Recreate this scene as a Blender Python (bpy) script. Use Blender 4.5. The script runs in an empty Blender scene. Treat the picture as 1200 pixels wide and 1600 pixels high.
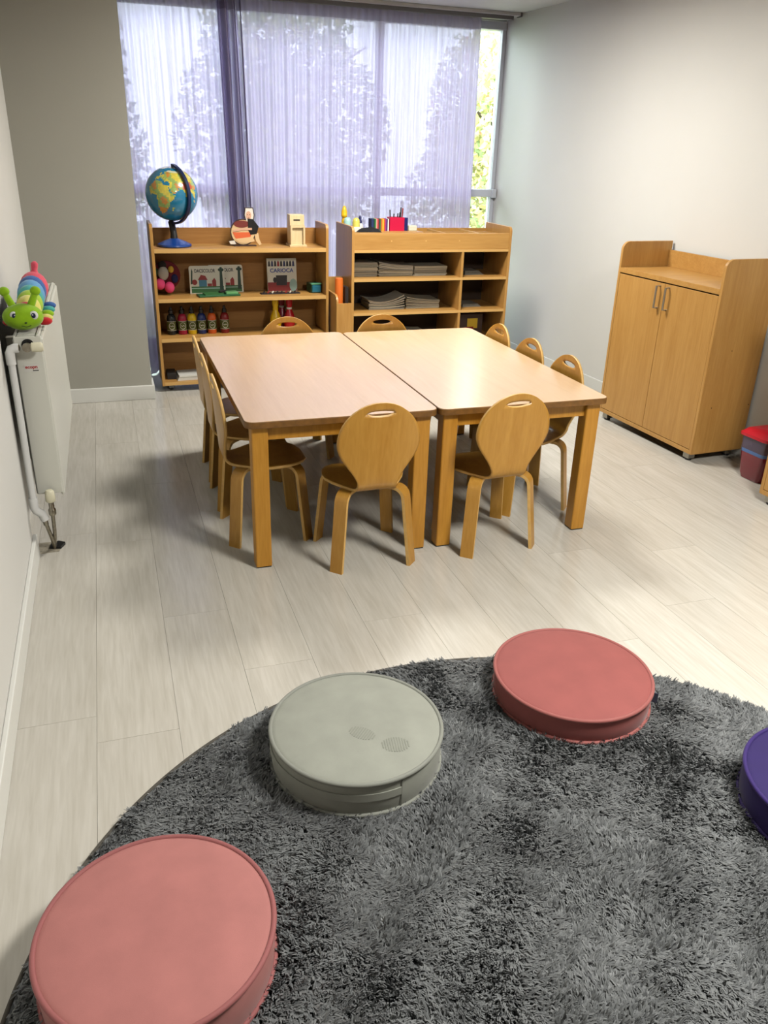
import bpy, math, random
import numpy as np
from mathutils import Vector, Matrix
random.seed(7); RNG = np.random.default_rng(7)
PI = math.pi
sc = bpy.context.scene
C = sc.collection

# ------------------------------------------------------------------ camera
CAM = Vector((0, 0, 1.5)); F_PX, YAW, PITCH, ROLL = 1265.3, 0.32708, 0.421415, 0.030579
fwd = Vector((math.sin(YAW)*math.cos(PITCH), math.cos(YAW)*math.cos(PITCH), -math.sin(PITCH)))
rgt = Vector((math.cos(YAW), -math.sin(YAW), 0)); upv = rgt.cross(fwd)
r2 = math.cos(ROLL)*rgt + math.sin(ROLL)*upv; u2 = -math.sin(ROLL)*rgt + math.cos(ROLL)*upv
cd = bpy.data.cameras.new('camera'); cam = bpy.data.objects.new('camera', cd); C.objects.link(cam)
cam.matrix_world = Matrix(((r2.x, u2.x, -fwd.x, CAM.x), (r2.y, u2.y, -fwd.y, CAM.y), (r2.z, u2.z, -fwd.z, CAM.z), (0, 0, 0, 1)))
cd.sensor_fit = 'VERTICAL'; cd.sensor_height = 36; cd.sensor_width = 27; cd.lens = F_PX*36/1600; cd.clip_start = .02; cd.clip_end = 200
sc.camera = cam
# ------------------------------------------------------------------ world, lights, exposure
sc.view_settings.view_transform = 'Standard'; sc.view_settings.look = 'None'
sc.view_settings.gamma = 1; sc.view_settings.use_curve_mapping = False
sc.view_settings.exposure = 0.13
SKY_STRENGTH, LAMP_W = 10.5, 80
w = bpy.data.worlds.new('overcast_sky'); sc.world = w; w.use_nodes = True
bg = w.node_tree.nodes['Background']; bg.inputs[0].default_value = (.82, .90, 1.0, 1); bg.inputs[1].default_value = SKY_STRENGTH
sc.cycles.use_denoising = True
sc.cycles.max_bounces = 12; sc.cycles.diffuse_bounces = 1; sc.cycles.transparent_max_bounces = 24
CEIL = 2.435
LAMPS = [(1.75, .95, 1.1), (1.62, 4.35, .8)]
for lx, ly, k in LAMPS:
    ld = bpy.data.lights.new('ceiling_lamp', 'AREA'); ld.shape = 'SQUARE'; ld.size = .55; ld.energy = LAMP_W*k; ld.color = (1, .972, .925)
    lo = bpy.data.objects.new('ceiling_lamp', ld); C.objects.link(lo); lo.location = (lx, ly, CEIL-.04)
pd = bpy.data.lights.new('window_portal', 'AREA'); pd.shape = 'RECTANGLE'; pd.size = 2.9; pd.size_y = 2.3
pd.cycles.is_portal = True
po = bpy.data.objects.new('window_portal', pd); C.objects.link(po); po.location = (1.63, 6.62, 1.25); po.rotation_euler = (-PI/2, 0, 0)

# ------------------------------------------------------------------ materials
def lin(c):
    out = []
    for v in c[:3]:
        v = v/255.0
        out.append(v/12.92 if v <= .04045 else ((v+.055)/1.055)**2.4)
    return (*out, 1)
def nd(nt, kind, **kw):
    n = nt.nodes.new(kind)
    for k, v in kw.items():
        if k in n.inputs: n.inputs[k].default_value = v
        else: setattr(n, k, v)
    return n
_M = {}
def mat(name, col, rough=.5, metal=0, noise=0, nscale=30, bump=0, bscale=200, sheen=0, trans=0, spec=.5, coat=0):
    if name in _M: return _M[name]
    m = bpy.data.materials.new(name); m.use_nodes = True; nt = m.node_tree; b = nt.nodes['Principled BSDF']
    b.inputs['Base Color'].default_value = lin(col); b.inputs['Roughness'].default_value = rough; b.inputs['Metallic'].default_value = metal
    b.inputs['Specular IOR Level'].default_value = spec; b.inputs['Coat Weight'].default_value = coat
    if sheen: b.inputs['Sheen Weight'].default_value = sheen; b.inputs['Sheen Roughness'].default_value = .4
    if trans: b.inputs['Transmission Weight'].default_value = trans
    tc = nd(nt, 'ShaderNodeTexCoord')
    if noise:
        n = nd(nt, 'ShaderNodeTexNoise', Scale=nscale, Detail=4.0); nt.links.new(tc.outputs['Object'], n.inputs['Vector'])
        mr = nd(nt, 'ShaderNodeMapRange'); mr.inputs['From Min'].default_value = .3; mr.inputs['From Max'].default_value = .7
        mr.inputs['To Min'].default_value = 1-noise; mr.inputs['To Max'].default_value = 1+noise; nt.links.new(n.outputs[0], mr.inputs[0])
        hs = nd(nt, 'ShaderNodeHueSaturation'); hs.inputs['Color'].default_value = lin(col); nt.links.new(mr.outputs[0], hs.inputs['Value'])
        nt.links.new(hs.outputs[0], b.inputs['Base Color'])
    if bump:
        n = nd(nt, 'ShaderNodeTexNoise', Scale=bscale, Detail=3.0); nt.links.new(tc.outputs['Object'], n.inputs['Vector'])
        bp = nd(nt, 'ShaderNodeBump', Strength=bump, Distance=.002); nt.links.new(n.outputs[0], bp.inputs['Height']); nt.links.new(bp.outputs[0], b.inputs['Normal'])
    _M[name] = m; return m
def wood(name, dark, light, axis, scale=9, stretch=.07, rough=.35, var=.06, bump=.05, contrast=(.35, .65), coat=0, spec=.5, coat_rough=.1, fine=.45, fscale=9.0):
    if name in _M: return _M[name]
    m = bpy.data.materials.new(name); m.use_nodes = True; nt = m.node_tree; b = nt.nodes['Principled BSDF']; b.inputs['Coat Roughness'].default_value = coat_rough; L = nt.links.new
    tc = nd(nt, 'ShaderNodeTexCoord'); oi = nd(nt, 'ShaderNodeObjectInfo')
    sm = nd(nt, 'ShaderNodeVectorMath', operation='SCALE'); sm.inputs[0].default_value = (31, 17, 23); L(oi.outputs['Random'], sm.inputs['Scale'])
    ad = nd(nt, 'ShaderNodeVectorMath', operation='ADD'); L(tc.outputs['Object'], ad.inputs[0]); L(sm.outputs[0], ad.inputs[1])
    mp = nd(nt, 'ShaderNodeMapping'); s = [scale]*3; s['xyz'.index(axis)] = scale*stretch; mp.inputs['Scale'].default_value = s; L(ad.outputs[0], mp.inputs['Vector'])
    n1 = nd(nt, 'ShaderNodeTexNoise', Scale=1.0, Detail=3.0, Distortion=1.6); L(mp.outputs[0], n1.inputs['Vector'])
    n2 = nd(nt, 'ShaderNodeTexNoise', Scale=fscale, Detail=5.0, Distortion=.4); L(mp.outputs[0], n2.inputs['Vector'])
    mx = nd(nt, 'ShaderNodeMath', operation='MULTIPLY_ADD'); L(n2.outputs[0], mx.inputs[0]); mx.inputs[1].default_value = fine
    m2 = nd(nt, 'ShaderNodeMath', operation='MULTIPLY'); L(n1.outputs[0], m2.inputs[0]); m2.inputs[1].default_value = 1-fine; L(m2.outputs[0], mx.inputs[2])
    cr = nd(nt, 'ShaderNodeValToRGB'); cr.color_ramp.elements[0].position = contrast[0]; cr.color_ramp.elements[1].position = contrast[1]
    cr.color_ramp.elements[0].color = lin(dark); cr.color_ramp.elements[1].color = lin(light); L(mx.outputs[0], cr.inputs[0])
    mr = nd(nt, 'ShaderNodeMapRange'); mr.inputs['To Min'].default_value = 1-var; mr.inputs['To Max'].default_value = 1+var; L(oi.outputs['Random'], mr.inputs[0])
    hs = nd(nt, 'ShaderNodeHueSaturation'); L(cr.outputs[0], hs.inputs['Color']); L(mr.outputs[0], hs.inputs['Value']); L(hs.outputs[0], b.inputs['Base Color'])
    bp = nd(nt, 'ShaderNodeBump', Strength=bump, Distance=.002); L(mx.outputs[0], bp.inputs['Height']); L(bp.outputs[0], b.inputs['Normal'])
    b.inputs['Roughness'].default_value = rough; b.inputs['Coat Weight'].default_value = coat; b.inputs['Specular IOR Level'].default_value = spec
    _M[name] = m; return m
def glass(name='window_glass'):
    m = bpy.data.materials.new(name); m.use_nodes = True; nt = m.node_tree; nt.nodes.clear(); L = nt.links.new
    o = nd(nt, 'ShaderNodeOutputMaterial'); t = nd(nt, 'ShaderNodeBsdfTransparent', Color=(.95, .98, .97, 1)); g = nd(nt, 'ShaderNodeBsdfGlossy', Roughness=.02)
    fr = nd(nt, 'ShaderNodeFresnel', IOR=1.3); mx = nd(nt, 'ShaderNodeMixShader'); L(fr.outputs[0], mx.inputs[0]); L(t.outputs[0], mx.inputs[1]); L(g.outputs[0], mx.inputs[2]); L(mx.outputs[0], o.inputs[0])
    return m
def sheer(name, col, open_, tcol=(.93, .91, .99, 1)):
    m = bpy.data.materials.new(name); m.use_nodes = True; nt = m.node_tree; nt.nodes.clear(); L = nt.links.new
    o = nd(nt, 'ShaderNodeOutputMaterial'); t = nd(nt, 'ShaderNodeBsdfTransparent', Color=tcol)
    d = nd(nt, 'ShaderNodeBsdfDiffuse', Color=lin(col)); tl = nd(nt, 'ShaderNodeBsdfTranslucent', Color=lin(col))
    m1 = nd(nt, 'ShaderNodeMixShader', Fac=.42); L(d.outputs[0], m1.inputs[1]); L(tl.outputs[0], m1.inputs[2])
    tc = nd(nt, 'ShaderNodeTexCoord'); mp = nd(nt, 'ShaderNodeMapping'); mp.inputs['Scale'].default_value = (70, 70, 1.2); L(tc.outputs['Object'], mp.inputs[0])
    n = nd(nt, 'ShaderNodeTexNoise', Scale=1.0, Detail=3.0); L(mp.outputs[0], n.inputs['Vector'])
    mr = nd(nt, 'ShaderNodeMapRange'); mr.inputs['From Min'].default_value = .3; mr.inputs['From Max'].default_value = .7
    mr.inputs['To Min'].default_value = 1-open_*1.5; mr.inputs['To Max'].default_value = 1-open_*.5; L(n.outputs[0], mr.inputs[0])
    m2 = nd(nt, 'ShaderNodeMixShader'); L(mr.outputs[0], m2.inputs[0]); L(t.outputs[0], m2.inputs[1]); L(m1.outputs[0], m2.inputs[2]); L(m2.outputs[0], o.inputs[0])
    return m
def leafmat(name, col):
    m = bpy.data.materials.new(name); m.use_nodes = True; nt = m.node_tree; nt.nodes.clear(); L = nt.links.new
    o = nd(nt, 'ShaderNodeOutputMaterial'); d = nd(nt, 'ShaderNodeBsdfDiffuse', Color=lin(col)); t = nd(nt, 'ShaderNodeBsdfTranslucent', Color=lin(col))
    m1 = nd(nt, 'ShaderNodeMixShader', Fac=.5); L(d.outputs[0], m1.inputs[1]); L(t.outputs[0], m1.inputs[2]); L(m1.outputs[0], o.inputs[0]); return m

W_WALL = mat('white_wall_paint', (226, 224, 216), .6, noise=.012, nscale=3, bump=.05, bscale=120)
W_GREY = mat('grey_wall_paint', (172, 169, 156), .65, noise=.012, nscale=4, bump=.06, bscale=150)
W_REAR = mat('rear_wall_bounce_damper', (122, 98, 72), .6, noise=.05, nscale=4)  # unseen wall; brown chosen to hold down bounce light and deepen shadows
W_CEIL = mat('ceiling_paint', (228, 227, 224), .7, noise=.02, nscale=6, bump=.2, bscale=60)
W_BASE = mat('baseboard_white', (232, 231, 222), .4)
PLANK = wood('pale_oak_laminate', (195, 189, 175), (213, 208, 196), 'y', scale=8, stretch=.07, rough=.21, var=.03, bump=.05, contrast=(.34, .66), fine=.6, fscale=11.0)
PLANK_SUB = mat('floor_underlay', (168, 159, 143), .8)
HONEY_V = wood('honey_laminate_upright', (184, 134, 68), (200, 152, 84), 'z', scale=14, rough=.38, var=.02)
HONEY_H = wood('honey_laminate_level', (184, 134, 68), (200, 152, 84), 'x', scale=14, rough=.38, var=.02)
HONEY_E = mat('honey_edge_band', (218, 172, 102), .45)
BACKB = wood('honey_back_board', (158, 108, 50), (174, 124, 62), 'x', scale=12, rough=.5, var=.02)
TABLETOP = wood('table_laminate', (216, 178, 134), (228, 192, 150), 'y', scale=10, rough=.30, var=.01, bump=.01, contrast=(.3, .7), coat=.7, coat_rough=.24)
TABLE_EDGE = mat('table_edge_worn', (120, 82, 34), .5, noise=.25, nscale=40)
TABLE_LEG = wood('table_leg_wood', (176, 120, 34), (198, 142, 52), 'z', scale=16, rough=.38, var=.04)
PLY = wood('chair_plywood', (176, 124, 44), (198, 148, 66), 'z', scale=11, stretch=.14, rough=.32, var=.05, contrast=(.3, .7))
PLY_E = mat('chair_ply_edge', (222, 178, 104), .45, noise=.08, nscale=60)
METAL = mat('brushed_metal', (170, 168, 160), .35, 1)
CHROME = mat('dull_nickel', (150, 144, 130), .3, 1, noise=.2, nscale=90)
BLACK = mat('black_plastic', (18, 18, 20), .4)
WHITE = mat('white_paper', (226, 224, 214), .6)
CASTER = mat('caster_grey', (120, 122, 124), .4, .4)

# ------------------------------------------------------------------ mesh helpers
class MB:
    def __init__(s): s.v = []; s.f = []; s.m = []
    def add(s, vs, fs, m=0):
        o = len(s.v); s.v += [tuple(p) for p in vs]; s.f += [tuple(i+o for i in f) for f in fs]; s.m += [m]*len(fs); return s
    def box(s, x0, x1, y0, y1, z0, z1, m=0):
        return s.add([(x, y, z) for z in (z0, z1) for y in (y0, y1) for x in (x0, x1)],
                     [(0, 2, 3, 1), (4, 5, 7, 6), (0, 1, 5, 4), (2, 6, 7, 3), (0, 4, 6, 2), (1, 3, 7, 5)], m)
    def prism(s, poly, d0, d1, plane='xz', m=0):
        # poly is a list of 2D points; d0, d1 along the third axis
        n = len(poly)
        def P(a, b, d): return {'xz': (a, d, b), 'xy': (a, b, d), 'yz': (d, a, b)}[plane]
        vs = [P(a, b, d0) for a, b in poly]+[P(a, b, d1) for a, b in poly]
        fs = [tuple(range(n)), tuple(range(2*n-1, n-1, -1))]+[(i, i+n, (i+1) % n+n, (i+1) % n) for i in range(n)]
        return s.add(vs, fs, m)
    def lathe(s, prof, n=24, c=(0, 0, 0), m=0, axis='z', ms=None):
        vs = []
        for r, z in prof:
            for i in range(n):
                a = 2*PI*i/n; p = (r*math.cos(a), r*math.sin(a), z)
                if axis == 'x': p = (p[2], p[0], p[1])
                if axis == 'y': p = (p[0], p[2], p[1])
                vs.append((p[0]+c[0], p[1]+c[1], p[2]+c[2]))
        o = len(s.v); s.v += vs
        for k in range(len(prof)-1):
            for i in range(n):
                j = (i+1) % n; s.f.append((o+k*n+i, o+k*n+j, o+(k+1)*n+j, o+(k+1)*n+i)); s.m.append(ms[k] if ms else m)
        for k, fl in ((0, 1), (len(prof)-1, 0)):
            if prof[k][0] > 1e-5:
                r = [o+k*n+i for i in range(n)]; s.f.append(tuple(r[::-1]) if fl else tuple(r)); s.m.append((ms[0] if k == 0 else ms[-1]) if ms else m)
        return s
    def ball(s, c, r, n=20, m=0, rot=None):
        if not hasattr(r, '__len__'): r = (r, r, r)
        k = n//2; vs = [] ; fs = []
        for i in range(k+1):
            t = PI*i/k
            for j in range(n):
                a = 2*PI*j/n; p = Vector((r[0]*math.sin(t)*math.cos(a), r[1]*math.sin(t)*math.sin(a), r[2]*math.cos(t)))
                if rot: p = rot @ p
                vs.append((p.x+c[0], p.y+c[1], p.z+c[2]))
        for i in range(k):
            for j in range(n):
                q = (j+1) % n; fs.append((i*n+j, (i+1)*n+j, (i+1)*n+q, i*n+q))
        return s.add(vs, fs, m)
    def tube(s, pts, r, n=10, m=0, closed=False):
        pts = [Vector(p) for p in pts]; N = len(pts); vs = []; fs = []
        rr = r if hasattr(r, '__len__') else [r]*N
        ref = None
        for i, p in enumerate(pts):
            if closed: t = pts[(i+1) % N]-pts[i-1]
            else: t = pts[min(i+1, N-1)]-pts[max(i-1, 0)]
            t.normalize()
            if ref is None: ref = Vector((0, 0, 1)) if abs(t.z) < .9 else Vector((1, 0, 0))
            a = t.cross(ref).normalized(); b = a.cross(t).normalized(); ref = b
            for j in range(n):
                g = 2*PI*j/n; q = p+rr[i]*(math.cos(g)*a+math.sin(g)*b); vs.append(q)
        for i in range(N if closed else N-1):
            k = (i+1) % N
            for j in range(n):
                q = (j+1) % n; fs.append((i*n+j, i*n+q, k*n+q, k*n+j))
        if not closed: fs += [tuple(range(n))[::-1], tuple(range((N-1)*n, N*n))]
        return s.add(vs, fs, m)
    def mesh(s, name, mats):
        me = bpy.data.meshes.new(name); me.from_pydata(s.v, [], s.f); me.update()
        for m in (mats if isinstance(mats, (list, tuple)) else [mats]): me.materials.append(m)
        me.polygons.foreach_set('material_index', s.m)
        return me
    def build(s, name, mats, parent=None, smooth=False, bevel=0, loc=None):
        me = s.mesh(name, mats)
        import bmesh
        bm = bmesh.new(); bm.from_mesh(me); bmesh.ops.recalc_face_normals(bm, faces=bm.faces); bm.to_mesh(me); bm.free()
        o = bpy.data.objects.new(name, me); C.objects.link(o)
        if parent: o.parent = parent
        if loc: o.location = loc
        if smooth:
            me.polygons.foreach_set('use_smooth', [True]*len(me.polygons))
            try: me.set_sharp_from_angle(angle=math.radians(50))
            except Exception: pass
        if bevel:
            b = o.modifiers.new('bevel', 'BEVEL'); b.width = bevel; b.segments = 2; b.limit_method = 'ANGLE'; b.angle_limit = math.radians(40)
        return o
def bx(*a, m=0): return MB().box(*a, m=m)
def tag(o, label, cat, group=None, kind=None):
    o['label'] = label; o['category'] = cat
    if group: o['group'] = group
    if kind: o['kind'] = kind
    return o
def thing(name, label, cat, loc=(0, 0, 0), rz=0, group=None):
    o = bpy.data.objects.new(name, None); C.objects.link(o); o.location = loc; o.rotation_euler = (0, 0, rz); o.empty_display_size = .1
    return tag(o, label, cat, group)
def struct(o, label, cat): o['kind'] = 'structure'; o['label'] = label; o['category'] = cat; return o
def copy_tree(root, label, loc, rz):
    r = root.copy(); C.objects.link(r); r.location = loc; r.rotation_euler = (0, 0, rz); r['label'] = label
    for ch in root.children:
        c = ch.copy(); C.objects.link(c); c.parent = r
        for g in ch.children:
            d = g.copy(); C.objects.link(d); d.parent = c
    return r
def text(body, size, loc, rot, m, parent, name='lettering', depth=0.0003, sx=1):
    cu = bpy.data.curves.new(name, 'FONT'); cu.body = body; cu.size = size; cu.extrude = depth; cu.align_x = 'CENTER'; cu.align_y = 'CENTER'; cu.offset = size*.02
    t = bpy.data.objects.new('tmp', cu); C.objects.link(t)
    me = bpy.data.meshes.new_from_object(t.evaluated_get(bpy.context.evaluated_depsgraph_get())); bpy.data.objects.remove(t)
    me.name = name; me.materials.clear(); me.materials.append(m)
    o = bpy.data.objects.new(name, me); C.objects.link(o); o.parent = parent; o.location = loc; o.rotation_euler = rot; o.scale = (sx, 1, 1); return o
def rrect(x0, x1, y0, y1, r, n=6, corners=(1, 1, 1, 1)):
    # corners order: (x1,y1) (x0,y1) (x0,y0) (x1,y0)
    out = []
    for k, (cx, cy, a0) in enumerate(((x1, y1, 0), (x0, y1, PI/2), (x0, y0, PI), (x1, y0, 1.5*PI))):
        if not corners[k]: out.append((cx, cy)); continue
        ox = cx-r if cx == x1 else cx+r; oy = cy-r if cy == y1 else cy+r
        for i in range(n+1):
            a = a0+PI/2*i/n; out.append((ox+r*math.cos(a), oy+r*math.sin(a)))
    return out

# ------------------------------------------------------------------ the room
WIN_Y = 6.5
def xr(y): return 3.165+(4.65-y)*.0534            # the right wall is slightly out of square
fl = bx(-.6, 3.7, -2.5, 6.6, -.12, -.005).build('floor', PLANK_SUB); struct(fl, 'pale grey oak laminate plank floor', 'floor')
PW, PL = .2195, 1.25
off = {-1: 2.02, 0: 3.15, 1: 2.51, 2: 2.13, 3: 3.0, 4: 2.3, 5: 2.75, 6: 2.05, 7: 3.2, 8: 2.6}
pl_cache = {}
for k in range(-2, 17):
    x0 = -.161+PW*k; x1 = x0+PW
    x0c = max(x0, -.45); x1c = min(x1, xr(-2.4)+.05)
    if x1c-x0c < .02: continue
    y0 = off.get(k, random.uniform(2, 3.2)) % PL - 2*PL
    while y0 < 6.55:
        a, b = max(y0, -2.4), min(y0+PL, 6.55)
        if b-a > .02:
            key = (round(x1c-x0c, 4), round(b-a, 4)); hx, hy = (x1c-x0c)/2-.0004, (b-a)/2-.0005
            if key not in pl_cache: pl_cache[key] = bx(-hx, hx, -hy, hy, -.005, 0).mesh('plank', PLANK)
            o = bpy.data.objects.new('plank', pl_cache[key]); C.objects.link(o); o.parent = fl; o.location = ((x0c+x1c)/2, (a+b)/2, 0)
        y0 += PL
struct(bx(-.6, 3.7, -2.5, 6.6, CEIL, CEIL+.1).build('ceiling', W_CEIL), 'white painted ceiling above the curtain rail', 'ceiling')
wl = MB().box(-.6, -.385, -2.5, 3.1, 0, CEIL).box(-.6, -.43, 3.1, 5.23, 0, CEIL).build('wall_left', W_WALL)
struct(wl, 'white painted left wall with the radiator recess', 'wall')
struct(bx(-.6, .19, 5.23, 6.6, 0, CEIL).build('wall_back', W_GREY), 'grey painted wall section left of the window', 'wall')
ya, yb = -2.5, 6.6
wr = MB().prism([(xr(ya), ya), (xr(ya)+.25, ya), (xr(yb)+.25, yb), (xr(yb), yb)], 0, CEIL, 'xy').build('wall_right', W_WALL)
struct(wr, 'white painted right wall behind the cupboard', 'wall')
struct(bx(-.6, 3.8, -2.6, -2.4, 0, CEIL).build('wall_rear', W_REAR), 'unseen wall behind the camera, made brown to cut bounce light', 'wall')
struct(bx(-.385, -.37, -2.4, 3.12, 0, .09).build('baseboard_left', W_BASE, bevel=.003), 'white skirting board on the left wall', 'baseboard')
bb = MB().box(-.43, .205, 5.215, 5.23, 0, .09).box(.19, .205, 5.23, 6.4, 0, .09)
struct(bb.build('baseboard_back', W_BASE, bevel=.003), 'white skirting board under the grey wall', 'baseboard')
ya, yb = -2.4, 6.44
struct(MB().prism([(xr(ya)-.013, ya), (xr(ya), ya), (xr(yb), yb), (xr(yb)-.013, yb)], 0, .08, 'xy').build('baseboard_right', W_BASE, bevel=.003), 'white skirting board along the right wall', 'baseboard')

# ------------------------------------------------------------------ window, outside
FRAME = mat('window_frame_white', (214, 219, 226), .35)
GL = glass()
win = bpy.data.objects.new('window_1', None); C.objects.link(win); struct(win, 'tall white framed window wall behind the sheer curtain', 'window')
WX0, WX1, WZ0, WZ1 = .19, xr(WIN_Y)-.002, .12, 2.345
bx(WX0, WX1, 6.46, 6.58, 0, WZ0).build('window_sill', FRAME, win, bevel=.004)
bx(WX0, WX1, 6.47, 6.58, WZ1, CEIL).build('window_head', FRAME, win, bevel=.004)
bx(WX1-.03, WX1, 6.48, 6.55, WZ0, WZ1).build('frame_jamb', FRAME, win); bx(WX0, WX0+.04, 6.48, 6.55, WZ0, WZ1).build('frame_jamb', FRAME, win)
for x in (1.0, 2.065): bx(x-.022, x+.022, 6.47, 6.56, WZ0, WZ1).build('mullion', FRAME, win, bevel=.003)
bx(WX0, WX1, 6.455, 6.56, 1.165, 1.222).build('transom', FRAME, win, bevel=.006)
bx(WX1-.035, WX1+.0, 6.435, 6.47, 1.160, 1.227).build('transom_bracket', FRAME, win, bevel=.004)
for xa, xb in ((WX0+.04, .978), (1.022, 2.043), (2.087, WX1-.03)):
    for za, zb in ((WZ0, 1.165), (1.222, WZ1)):
        bx(xa, xb, 6.515, 6.519, za, zb).build('pane', GL, win)
rail = thing('curtain_rail', 'white double curtain rail fixed to the ceiling above the window', 'curtain rail', (0, 0, CEIL))
RAILW = mat('rail_white', (218, 216, 216), .4); RAILG = mat('rail_grey', (120, 118, 122), .4)
RX1 = xr(6.4)-.006
bx(.2, RX1, 6.24, 6.42, -.022, -.001).build('rail_board', RAILW, rail, bevel=.002)
bx(.2, RX1-.05, 6.27, 6.32, -.047, -.022).build('track', RAILG, rail, bevel=.002)
bx(.2, RX1-.06, 6.36, 6.41, -.047, -.022).build('track', RAILG, rail, bevel=.002)
bx(RX1-.012, RX1, 6.236, 6.30, -.028, -.0).build('end_cap', RAILG, rail)

SHEER = sheer('lavender_sheer', (195, 184, 215), .045); HEADER = sheer('lavender_header_tape', (160, 148, 178), .05)
def curtain(name, label, x0, x1, bunch, y_c, phase, drape=False):
    root = thing(name, label, 'curtain', (x0, y_c, 0), 0, 'lavender sheer curtain panels')
    # arc-length-like parameter: dense pleats inside the bunch zone
    path = []; x = x0; k = phase; rnd = random.Random(int(phase*100))
    while x < x1:
        inb = bunch and bunch[0] < x < bunch[1]
        step = .0022 if inb else .0045
        amp = .045 if inb else .011
        k += (.5 if inb else .55*(.75+.5*rnd.random()))
        yy = amp*math.sin(k)+(.012 if inb else .006)*math.sin(k*.37+1)+.010*math.sin(x*5+phase)
        xx = x+(.012*math.cos(k*.5) if inb else 0)
        path.append((xx, yy)); x += step
    ztop, zb = 2.388, .008
    zs = [ztop, 2.37, 2.345, 2.318] ; zs2 = list(np.linspace(2.318, zb, 26))
    def grid(zl, mat_, nm):
        m = MB(); n = len(path)
        for z in zl:
            t = (ztop-z)/(ztop-zb)
            for (px, py) in path:
                q = py*(.55+.45*min(1, t*6)); X = px+.018*t*math.sin(px*3)
                if bunch: X += .05*t*max(0, 1-abs(px-(bunch[0]+bunch[1])/2)/.25)
                if drape:
                    sfac = max(0, min(1, (.42-px)/.22)); sfac = sfac*sfac*(3-2*sfac)
                    zf = max(0, 1-z/1.0); q -= .58*sfac*zf**1.3
                m.v.append((X-x0, q, z))
        r = len(zl)
        for i in range(r-1):
            for j in range(n-1): m.f.append((i*n+j, i*n+j+1, (i+1)*n+j+1, (i+1)*n+j)); m.m.append(0)
        return m.build(nm, mat_, root, smooth=True)
    grid(zs, HEADER, 'header_tape'); grid(zs2, SHEER, 'sheer_fabric')
    return root
curtain('curtain', 'lavender sheer curtain panel hanging behind the globe', .205, .95, None, 6.372, .3, True)
curtain('curtain', 'wide lavender sheer curtain panel with a gathered dark fold at its edge', .86, 2.775, (.86, 1.01), 6.30, 1.7)

OUT_G = mat('garden_ground', (120, 118, 84), .9, noise=.2, nscale=2)
struct(bx(-14, 18, 6.75, 30, -1.6, -1.5).build('ground_outside', OUT_G), 'garden ground beyond the window', 'ground')
BARK = mat('bark', (92, 80, 66), .9, noise=.2, nscale=12)
LEAVES = [leafmat('leaf_yellow_green', (212, 208, 140)), leafmat('leaf_green', (160, 182, 130)), leafmat('leaf_pale', (224, 222, 178)), leafmat('leaf_russet', (216, 172, 136))]
def tree(label, x, y, h, rx, mix, n):
    t = thing('tree', label, 'tree', (x, y, -1.5), 0, 'trees outside the window')
    tr = MB().tube([(0, 0, 0), (.05, .02, h*.3), (-.04, .05, h*.6), (.02, 0, h*.92)], [.11, .09, .06, .02], 8)
    for i in range(7):
        a = i*2.4; z = h*(.35+.07*i); tr.tube([(0, 0, z), (.5*rx*math.cos(a), .5*rx*math.sin(a), z+.35), (.85*rx*math.cos(a), .85*rx*math.sin(a), z+.6)], [.035, .022, .008], 6)
    tr.build('trunk', BARK, t, smooth=True)
    rs = np.random.default_rng(int(x*100) % 1000+5)
    u = rs.normal(size=(n, 3)); u /= np.linalg.norm(u, axis=1)[:, None]; rad = rs.random(n)**.45
    clump = np.sin(u[:, 0]*7+x)*np.cos(u[:, 2]*6+y)*.16
    P = u*(rad+clump)[:, None]*np.array([rx, rx, h*.48])+np.array([0, 0, h*.54])
    s = .035+.04*rs.random(n); d1 = rs.normal(size=(n, 3)); d1 /= np.linalg.norm(d1, axis=1)[:, None]
    d2 = np.cross(d1, rs.normal(size=(n, 3))); d2 /= np.linalg.norm(d2, axis=1)[:, None]
    V = np.stack([P-d1*s[:, None], P+d2*s[:, None]*.55, P+d1*s[:, None], P-d2*s[:, None]*.55], 1).reshape(-1, 3)
    me = bpy.data.meshes.new('foliage'); me.from_pydata(V.tolist(), [], np.arange(n*4).reshape(-1, 4).tolist())
    for m in LEAVES: me.materials.append(m)
    me.polygons.foreach_set('material_index', rs.choice(4, n, p=mix).astype(np.int32)); me.update()
    o = bpy.data.objects.new('foliage', me); C.objects.link(o); o.parent = t; o['kind'] = 'stuff'
tree('leafy yellow-green tree seen through the bare pane right of the curtain', 5.2, 10.4, 4.9, 1.3, (.45, .2, .3, .05), 20000)
tree('tall green tree behind the curtain middle', 2.3, 11.2, 5.0, 1.25, (.2, .6, .2, 0), 15000)
tree('green tree farthest left behind the curtain', -.6, 11.0, 4.8, 1.25, (.15, .7, .15, 0), 15000)
tree('russet tinged tree farthest right outside the window', 8.6, 11.6, 5.2, 1.6, (.3, .25, .25, .2), 9000)

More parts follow.
